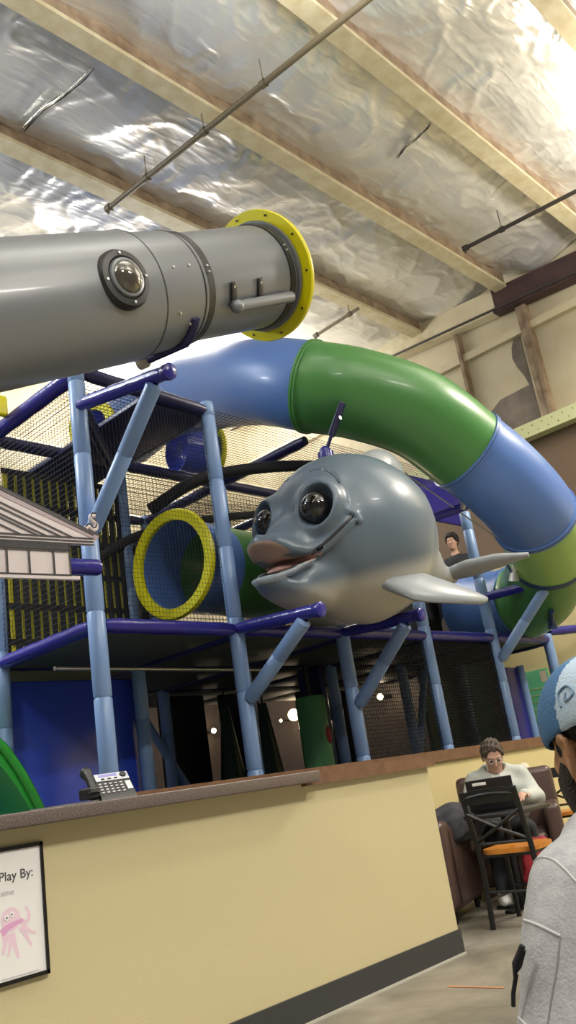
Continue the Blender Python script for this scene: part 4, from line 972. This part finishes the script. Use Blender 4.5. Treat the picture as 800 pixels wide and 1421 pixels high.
# ---- people
def blob_union(P, prims, k):
    o = None
    for pr in prims:
        d = s_cap(P, *pr) if len(pr) in (3, 4) and not isinstance(pr[0], str) else s_ell(P, *pr[1:])
        o = d if o is None else smin(o, d, k)
    return o
def head_sdf(P, c, tilt=0, yaw=0, k=1.):
    # head frame: +X face, +Z up
    Mx = np.array(Matrix.Rotation(R(-tilt), 3, 'Y') @ Matrix.Rotation(R(-yaw), 3, 'Z')); q = (P-np.array(c)) @ Mx.T / k
    d = s_ell(q, (-.012, 0, .03), (.098, .076, .092)); d = smin(d, s_ell(q, (.03, 0, -.045), (.062, .058, .078)), .04)
    d = smin(d, s_ell(q, (.068, 0, -.098), (.026, .026, .02)), .03)
    d = smin(d, s_cap(q, (.088, 0, .015), (.112, 0, -.024), .008, .013), .014)
    for s in (-1, 1):
        d = smax(d, -s_ell(q, (.098, s*.032, .012), (.017, .02, .013)), .014)
        d = smin(d, s_cap(q, (.088, s*.015, .032), (.078, s*.05, .032), .008), .014)
        d = smin(d, s_ell(q, (.066, s*.036, -.02), (.02, .02, .018)), .02)
        er = np.minimum(s_line(q, [(-.004, s*.076, -.006), (-.006, s*.084, .012), (-.020, s*.089, .020), (-.034, s*.090, .008), (-.032, s*.087, -.014), (-.022, s*.082, -.034), (-.010, s*.076, -.044), (-.004, s*.074, -.032)], .0062), s_ell(q, (-.018, s*.079, -.012), (.018, .008, .030)))
        d = smin(d, er, .006); d = smax(d, -s_ell(q, (-.014, s*.090, -.010), (.010, .010, .017)), .005)
    d = smin(d, s_ell(q, (.090, 0, -.055), (.010, .022, .006)), .008); d = smin(d, s_ell(q, (.086, 0, -.068), (.010, .019, .007)), .008)
    d = smax(d, -s_cap(q, (.104, -.02, -.0615), (.104, .02, -.0615), .002), .004)
    return d*k
def hand_prims(w, d, u, s):
    # five fingers from a palm at w, pointing along d, palm normal u
    w, d, u = np.array(w), np.array(d)/np.linalg.norm(d), np.array(u)/np.linalg.norm(u); sd = np.cross(u, d)*s; out = []
    palm = ((w, w+d*.075, .026, .030),)
    for i, L in enumerate((.068, .078, .072, .056)):
        b = w+d*.08+sd*(.027-.018*i); m_ = b+d*L*.5-u*.006; e = m_+d*L*.42-u*.03; out += [(b, m_, .0095, .009), (m_, e, .009, .0075)]
    tb_ = w+d*.025+sd*.03; tm = tb_+d*.03+sd*.025; out += [(tb_, tm, .012, .010), (tm, tm+d*.028-u*.008, .010, .008)]
    return palm, out
def seated(name, loc, rz, label, cfg):
    t = bpy.data.objects.new(name, None); COL.objects.link(t); tag(t, label, 'person')
    H = cfg['head']; tilt = cfg.get('tilt', 0); yaw = cfg.get('yaw', 0); sh = cfg.get('sh', .94); lean = cfg.get('lean', 0)
    hip = cfg.get('hip', .52); k = 1.0
    shx = cfg.get('shx', .0)
    arms = cfg['arms']
    def body(P):
        d = head_sdf(P, H, tilt, yaw)
        d = smin(d, s_cap(P, (shx, 0, sh-.02), (H[0]-.03, H[1], H[2]-.09), .062, .052), .03)
        d = smin(d, s_ell(P, (shx-.01, 0, sh-.14), (.10, .15, .15)), .05); d = smin(d, s_ell(P, (-.02, 0, hip+.08), (.11, .15, .15)), .1)
        for s, (el, wr, hd, un) in zip((1, -1), arms):
            d = smin(d, s_cap(P, (shx, s*(cfg.get('shw', .185)-.01), sh-cfg.get('shd', .04)), el, .045, .038), .04); d = smin(d, s_cap(P, el, wr, .038, .027), .02)
            pal, fg = hand_prims(wr, hd, un, s)
            d = smin(d, s_cap(P, *pal[0]), .02)
            for f_ in fg: d = smin(d, s_cap(P, *f_), .006)
        for s in (-1, 1):
            d = smin(d, s_cap(P, (0, s*.09, hip), (cfg['knee'], s*.13, hip), .07, .055), .05); d = smin(d, s_cap(P, (cfg['knee'], s*.13, hip), (cfg['knee']+.04, s*.13, .09), .05, .038), .02)
            d = smin(d, s_cap(P, (cfg['knee']+.02, s*.13, .055), (cfg['knee']+.17, s*.14, .045), .035, .03), .02)
        return d
    def ch(o): o.parent = t; return o
    ch(sdf_obj('body', body, (-.35, -.45, 0), (.85, .45, H[2]+.16), cfg.get('res', .0085), M[cfg['skin']]))
    wob = lambda P: .006*np.sin(P[:, 2]*38+P[:, 1]*17)*np.sin(P[:, 0]*25+P[:, 2]*9)
    def top(P):
        d = s_ell(P, (shx-.01, 0, sh-.13), (.145, cfg.get('tw', .215), .18)); d = smin(d, s_ell(P, (-.02, 0, hip+.12), (.165, .20, .20)), .14)
        for s, (el, wr, hd, un) in zip((1, -1), arms):
            d = smin(d, s_cap(P, (shx-.005, s*cfg.get('shw', .185), sh-cfg.get('shd', .04)), el, .078, .066), .06); d = smin(d, s_cap(P, el, wr, .064, .043), .035)
            d = smin(d, s_cap(P, np.array(wr)-np.array(hd)*.03, np.array(wr), .043, .042), .01)
        d = smin(d, s_cap(P, (shx-.03, -.07, sh-.005), (shx-.03, .07, sh-.005), .062), .07)
        d = smin(d, s_cap(P, (shx-.09, -.05, sh+.03), (shx-.09, .05, sh+.03), .05), .06)       # hood / collar roll
        d = smin(d, s_line(P, [(shx-.08, -.075, sh+.03), (shx+.02, -.085, sh+.02), (shx+.09, -.03, sh-.04)], .024), .03)
        d = smin(d, s_line(P, [(shx-.08, .075, sh+.03), (shx+.02, .085, sh+.02), (shx+.09, .03, sh-.04)], .024), .03)
        d = d+wob(P)
        d = smax(d, -s_cap(P, (shx-.005, 0, sh-.02), (H[0], H[1], H[2]+.05), .07, .10), .012)
        d = smax(d, -(P[:, 2]-(hip-.03)), .01)
        return d
    ch(sdf_obj(cfg['topname'], top, (-.35, -.50, hip-.1), (.75, .50, sh+.16), .011, M[cfg['top']]))
    def legs(P):
        d = s_ell(P, (-.02, 0, hip), (.15, .17, .09))
        for s in (-1, 1):
            d = smin(d, s_cap(P, (0, s*.09, hip), (cfg['knee'], s*.13, hip), .09, .075), .05); d = smin(d, s_cap(P, (cfg['knee'], s*.13, hip), (cfg['knee']+.04, s*.13, .10), .07, .062), .03)
        return smax(d+wob(P)*.5, -(P[:, 2]-.09), .01)
    ch(sdf_obj('trousers', legs, (-.3, -.35, .05), (.75, .35, hip+.2), .013, M['jeans']))
    for s in (-1, 1):
        kx = cfg['knee']
        ch(sdf_obj('shoe', lambda P: smax(smin(s_ell(P, (kx+.12, s*.137, .04), (.135, .048, .05)), s_cap(P, (kx+.04, s*.133, .05), (kx+.04, s*.133, .09), .05), .04), -(P[:, 2]-.002), .005), (kx-.05, s*.137-.08, -.01), (kx+.3, s*.137+.08, .17), .01, M['shoe']))
    t.location = loc; t.rotation_euler.z = rz; return t, ch
Hh = (.12, 0, 1.06)
hd_mx = lambda tilt, yaw: np.array(Matrix.Rotation(R(-tilt), 3, 'Y') @ Matrix.Rotation(R(-yaw), 3, 'Z'))
def hair_sdf(P, c, tilt, yaw, front=.045, low=-.03, thick=.016, k=1, mess=.005):
    q = (P-np.array(c)) @ hd_mx(tilt, yaw).T / k
    d = smin(s_ell(q, (-.016, 0, .036), (.100+thick, .078+thick, .094+thick)), s_ell(q, (-.06, 0, -.01), (.055, .066, .06)), .03)
    wv = mess*np.sin(q[:, 0]*90+q[:, 1]*60)*np.sin(q[:, 2]*70+q[:, 1]*110); fr = .012*np.sin(q[:, 1]*95+1)+.008*np.sin(q[:, 1]*170)
    keep = -(q[:, 2]-low-np.clip(q[:, 0]+.015, 0, .012)*4-np.clip(q[:, 0]-.03, 0, .05)*1.9+fr*np.clip(q[:, 0]*20, 0, 1)) + 0*front
    return smax(d+wv, keep, .012)*k
# man at the laptop
man, ch = seated('person', (6.60, 3.98, 0), R(212), 'man in a pale grey hoodie and glasses, head bent over the black laptop', dict(
    head=Hh, tilt=28, yaw=8, sh=.93, shx=.04, hip=.50, knee=.46, skin='skin1', top='hoodie1', topname='hoodie',
    arms=(((.12, .27, .70), (.36, .17, .74), (.95, -.3, 0), (0, 0, 1)), ((.12, -.27, .70), (.36, -.17, .74), (.95, .3, 0), (0, 0, 1)))))
ch(sdf_obj('hair', lambda P: hair_sdf(P, Hh, 28, 8, .05, -.045, .014, 1, .009), (Hh[0]-.2, -.16, Hh[2]-.16), (Hh[0]+.2, .16, Hh[2]+.2), .006, M['hair1']))
def glasses():
    Mi = hd_mx(28, 8); W = lambda x, y, z: Vector(np.array(Hh)+np.array((x, y, z)) @ Mi)
    mb = MB()
    for s in (-1, 1):
        mb.tube([W(.108, s*.034+.024*math.cos(k*.4488), .010+.018*math.sin(k*.4488)) for k in range(14)], .0022, 6, closed=True); mb.tube([W(.106, s*.058, .014), W(.02, s*.083, .016)], .002, 6)
    mb.tube([W(.110, -.010, .014), W(.110, .010, .014)], .002, 6); ch(mb.build('glasses', M['bolt']))
    for s in (-1, 1): ch(MB().sphere(W(.085, s*.032, .010), .012, 12, 8).build('eyeball', M['eye']))
    for s in (-1, 1): ch(MB().tube([Vector((.15, s*.03, .92)), Vector((.19, s*.032, .86)), Vector((.2, s*.03, .80))], .004, 6).build('drawstring', M['white']))
glasses()
# foreground man, seen from behind his left shoulder
hc = atD(840, 1030, 1.38)
vd = Vector((hc.x, hc.y, 0)).normalized(); yawv = math.atan2(vd.y, vd.x)
FH = (.0, 0, 1.06)
bz = yawv+R(62)
off = Matrix.Rotation(bz, 3, 'Z') @ Vector(FH); floc = Vector((hc.x-off.x, hc.y-off.y, hc.z-FH[2]))
floc.z = 0; FH = (FH[0], FH[1], hc.z)
man2, ch = seated('person', floc, bz, 'man in a grey fleece jacket and blue cap seen from behind at right', dict(
    head=FH, tilt=6, yaw=-28, sh=.91, shw=.17, shd=.05, tw=.185, shx=-.0, res=.0066, hip=.49, knee=.46, skin='skin2', top='jacket', topname='jacket',
    arms=(((.03, .315, .59), (.26, .18, .57), (.9, -.3, -.1), (0, 0, 1)), ((.03, -.25, .61), (.26, -.15, .57), (.9, .3, -.1), (0, 0, 1)))))
def cap_sdf(P, inner=False):
    q = (P-np.array(FH)) @ hd_mx(6, -28).T
    d = s_ell(q, (-.014, 0, .032), (.116, .096, .108))
    d = smax(d, -(q[:, 2]-.016+(q[:, 0])*.13), .008)
    return smax(d, -s_ell(q, (-.014, 0, .028), (.107, .087, .10)), .004)
def cap_pick(Cn):
    q = (Cn-np.array(FH)) @ hd_mx(6, -28).T; return (q[:, 0] < -.036).astype(int)
cp = ch(sdf_obj('cap', cap_sdf, (-.2, -.2, FH[2]-.06), (.3, .2, FH[2]+.2), .0038, [M['capblue'], M['capmid']], pick=cap_pick))
def capbits():
    Mi = hd_mx(6, -28); W = lambda x, y, z: Vector(np.array(FH)+np.array((x, y, z)) @ Mi)
    ch(MB().sphere(W(-.014, 0, .141), .008, 12, 8).build('cap_button', M['capblue']))
    pts = [W(-.014-.1155*math.cos(a)*math.cos(b), .097*math.sin(b)*math.cos(a), .032+.1125*math.sin(a)) for a, b in ((.22, 1.25), (.42, 1.28), (.5, 1.1), (.36, 1.0), (.28, 1.16), (.40, 1.14))]
    ch(MB().tube(catmull(pts, 5), .0017, 8).build('embroidered_emblem', M['embl']))
    ch(MB().tube([W(-.014-.117*math.cos(b)*1.0, .097*math.sin(b), .026) for b in (-.7, -.35, 0, .35, .7)], .006, 8).build('cap_strap', M['capmid']))
capbits()
ch(sdf_obj('hair', lambda P: hair_sdf(P, FH, 6, -28, .04, -.055, .004), (-.2, -.2, FH[2]-.16), (.3, .2, FH[2]+.12), .0055, M['hair2']))
def beard(P):
    q = (P-np.array(FH)) @ hd_mx(6, -28).T
    d = smin(s_ell(q, (.032, 0, -.048), (.074, .070, .086)), s_ell(q, (.068, 0, -.098), (.03, .03, .026)), .03)
    d = np.minimum(d, s_ell(q, (-.012, 0, .03), (.104, .082, .098)))
    return smax(smax(d, (q[:, 2]+.032-np.maximum(0, .058-q[:, 0])*1.5), .008), -(q[:, 0]-.016-.1*np.maximum(0, -q[:, 2]-.03)), .008)
ch(sdf_obj('beard', beard, (-.15, -.2, FH[2]-.2), (.3, .2, FH[2]+.05), .0055, M['beard']))
# jacket seams and zip cord, laid on the jacket's own surface
def seams():
    from mathutils.bvhtree import BVHTree
    bpy.context.view_layer.update()
    jk = [c for c in man2.children if c.name.startswith('jacket')][0]; mw = Matrix.Translation(man2.location) @ Matrix.Rotation(bz, 4, 'Z'); inv = mw.inverted()
    bv = BVHTree.FromPolygons([v.co for v in jk.data.vertices], [list(p.vertices) for p in jk.data.polygons])
    eye = inv @ EYE; rt = inv.to_3x3()
    def lay(px, r, name, m):
        P = []
        for q in catmull([Vector((x, y, 0)) for x, y in px], 6):
            h = bv.ray_cast(eye, (rt @ rays(q.x, q.y)).normalized())
            if h[0] is not None: P.append(h[0])
        if len(P) > 3: ch(MB().tube(P, r, 8).build(name, M[m]))
    lay([(738, 1200), (750, 1190), (768, 1193), (785, 1207), (802, 1225), (830, 1245)], .0018, 'shoulder_seam', 'jseam')
    lay([(728, 1277), (745, 1283), (762, 1291), (778, 1299)], .0022, 'sleeve_seam', 'jseam')
    lay([(778, 1300), (774, 1340), (767, 1380), (760, 1425)], .0014, 'side_seam', 'jseamd')
    lay([(712, 1405), (722, 1414), (736, 1428)], .0018, 'cuff_seam', 'jseam')
    cen = (mw @ Vector((.03, .22, .62)) - EYE); dep = -(ROT.transposed() @ cen).z
    ch(MB().tube([inv @ atD(x, y, dep) for x, y in ((726, 1312), (715, 1338), (714, 1352), (721, 1340), (727, 1318))], .004, 8).tube([inv @ atD(x, y, dep) for x, y in ((717, 1352), (713, 1378), (713, 1396))], .003, 8).build('zip_cord', M['strap']))
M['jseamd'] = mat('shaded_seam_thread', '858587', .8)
seams()
# chair under him
setchair(floc+Matrix.Rotation(bz, 3, 'Z') @ Vector((-.16, 0, 0)), bz, 'black metal cross back chair under the man in the cap')
# child behind the dolphin tail
kp = atY(628, 752, 6.2); KH = (0, 0, 0)
kid = thing('person', (kp.x, kp.y, DZ), 'dark haired child in dark clothes sitting inside the structure above the dolphin tail', 'person')
kz = kp.z-DZ
def kbody(P):
    d = head_sdf(P, (0, 0, kz), 8, 0, .95); d = smin(d, s_cap(P, (-.02, 0, kz-.2), (-.01, 0, kz-.08), .05, .045), .03); d = smin(d, s_ell(P, (-.03, 0, kz-.36), (.09, .14, .2)), .05)
    for s in (-1, 1):
        d = smin(d, s_cap(P, (-.02, s*.14, kz-.26), (.08, s*.18, kz-.44), .038, .032), .03); d = smin(d, s_cap(P, (.08, s*.18, kz-.44), (.24, s*.1, kz-.46), .032, .025), .02)
    return d
ko = sdf_obj('body', kbody, (-.3, -.3, kz-.6), (.4, .3, kz+.16), .011, M['skin1'], kid)
hs = sdf_obj('hair', lambda P: hair_sdf(P, (0, 0, kz), 8, 0, .045, -.06, .018), (-.2, -.18, kz-.16), (.2, .18, kz+.2), .009, M['hair2'], kid)
def kshirt(P):
    d = s_ell(P, (-.03, 0, kz-.38), (.12, .17, .22))
    for s in (-1, 1):
        d = smin(d, s_cap(P, (-.02, s*.145, kz-.26), (.08, s*.18, kz-.44), .055, .05), .04); d = smin(d, s_cap(P, (.08, s*.18, kz-.44), (.2, s*.12, kz-.46), .05, .04), .02)
    d = smin(d, s_ell(P, (.1, 0, -.0), (.3, .2, .1)), .05) if kz < .6 else d
    return smax(d, -s_sph(P, (0, 0, kz-.10), .075), .01)
sdf_obj('shirt', kshirt, (-.35, -.32, kz-.62), (.45, .32, kz), .012, M['jeans'], kid)
kid.rotation_euler.z = R(190)
# ---- clutter in the seating corner
def lump(name, c, r, m, label, cat, seed, h=.02):
    c = Vector(c); rng = np.random.RandomState(seed); ph = rng.rand(9)*6
    def f(P):
        d = s_ell(P, (0, 0, r[2]*.7), r); d = smin(d, s_ell(P, (r[0]*.5, -r[1]*.3, r[2]*.9), (r[0]*.6, r[1]*.6, r[2]*.7)), .06)
        w = np.sin(P[:, 0]*22/r[0]*.25+ph[0])*np.sin(P[:, 1]*20/r[1]*.25+ph[1]+P[:, 2]*9)+.6*np.sin(P[:, 0]*50+P[:, 1]*40+ph[2])*np.sin(P[:, 2]*45+ph[3])
        return smax(d+w*.10*min(r), -P[:, 2], .01)
    g_ = 2.0
    o = sdf_obj(name, f, (-r[0]*g_, -r[1]*g_, -.01), (r[0]*g_, r[1]*g_, r[2]*g_*1.3), h, M[m]); o.location = c
    return tag(o, label, cat)
JK = atD(630, 1142, 6.5)
lump('jacket', (JK.x, JK.y, .50), (.22, .20, .16), 'fabric_dk', 'dark grey jacket heaped on the brown armchair beyond the wall corner', 'jacket', 3, .015)
BG = atD(741, 1165, 6.35)
lump('bag', (BG.x, BG.y, 0), (.14, .13, .27), 'redbag', 'red cloth bag on the floor behind the black chair', 'bag', 5, .013)
tb2 = thing('side_table', (7.5, 4.4, 0), 'dark small table with crumpled paper by the yellow wall', 'table')
MB().box((7.5, 4.4, .85), (.6, .55, .035), bev=.008).build('tabletop', M['tabletop'], tb2); MB().cone((7.5, 4.4, .02), (7.5, 4.4, .84), .035).build('column', M['blackmetal'], tb2); MB().lathe([(0, 0), (.24, 0), (.24, .012), (.04, .03)], (7.5, 4.4, 0), (0, 0, 1), 24).build('base', M['blackmetal'], tb2)
lump('paper_wrapper', (7.4, 4.35, .868), (.13, .09, .035), 'napkin', 'crumpled tan paper wrapper on the small table by the wall', 'paper', 8, .01)

lump('paper_cup', (7.62, 4.3, .868), (.045, .045, .05), 'napkin', 'small tan paper cup on the small table by the wall', 'cup', 11, .008)

tb3 = thing('side_table', (5.12, 4.55, 0), 'dark table edge beside the half wall corner with a white card on it', 'table')
MB().box((5.12, 4.55, .80), (.46, .46, .035), bev=.008).build('tabletop', M['tabletop'], tb3); MB().cone((5.12, 4.55, .02), (5.12, 4.55, .79), .035).build('column', M['blackmetal'], tb3); MB().lathe([(0, 0), (.2, 0), (.2, .012), (.04, .03)], (5.12, 4.55, 0), (0, 0, 1), 24).build('base', M['blackmetal'], tb3)
cpt = Vector((5.25, 4.43, .818)); mb = MB()
mb.prism([(-.09, 0), (.09, 0), (.085, .16), (-.07, .15)], cpt, (.80, -.6, 0), (0.15, .2, .97), .004); mb.prism([(-.09, 0), (.09, 0), (.085, .16), (-.07, .15)], cpt+Vector((.045, .06, 0)), (.80, -.6, 0), (-.15, -.2, .97), .004)
tag(mb.build('folded_card', M['white'], org=cpt), 'white folded card standing on the dark table by the wall corner', 'card')
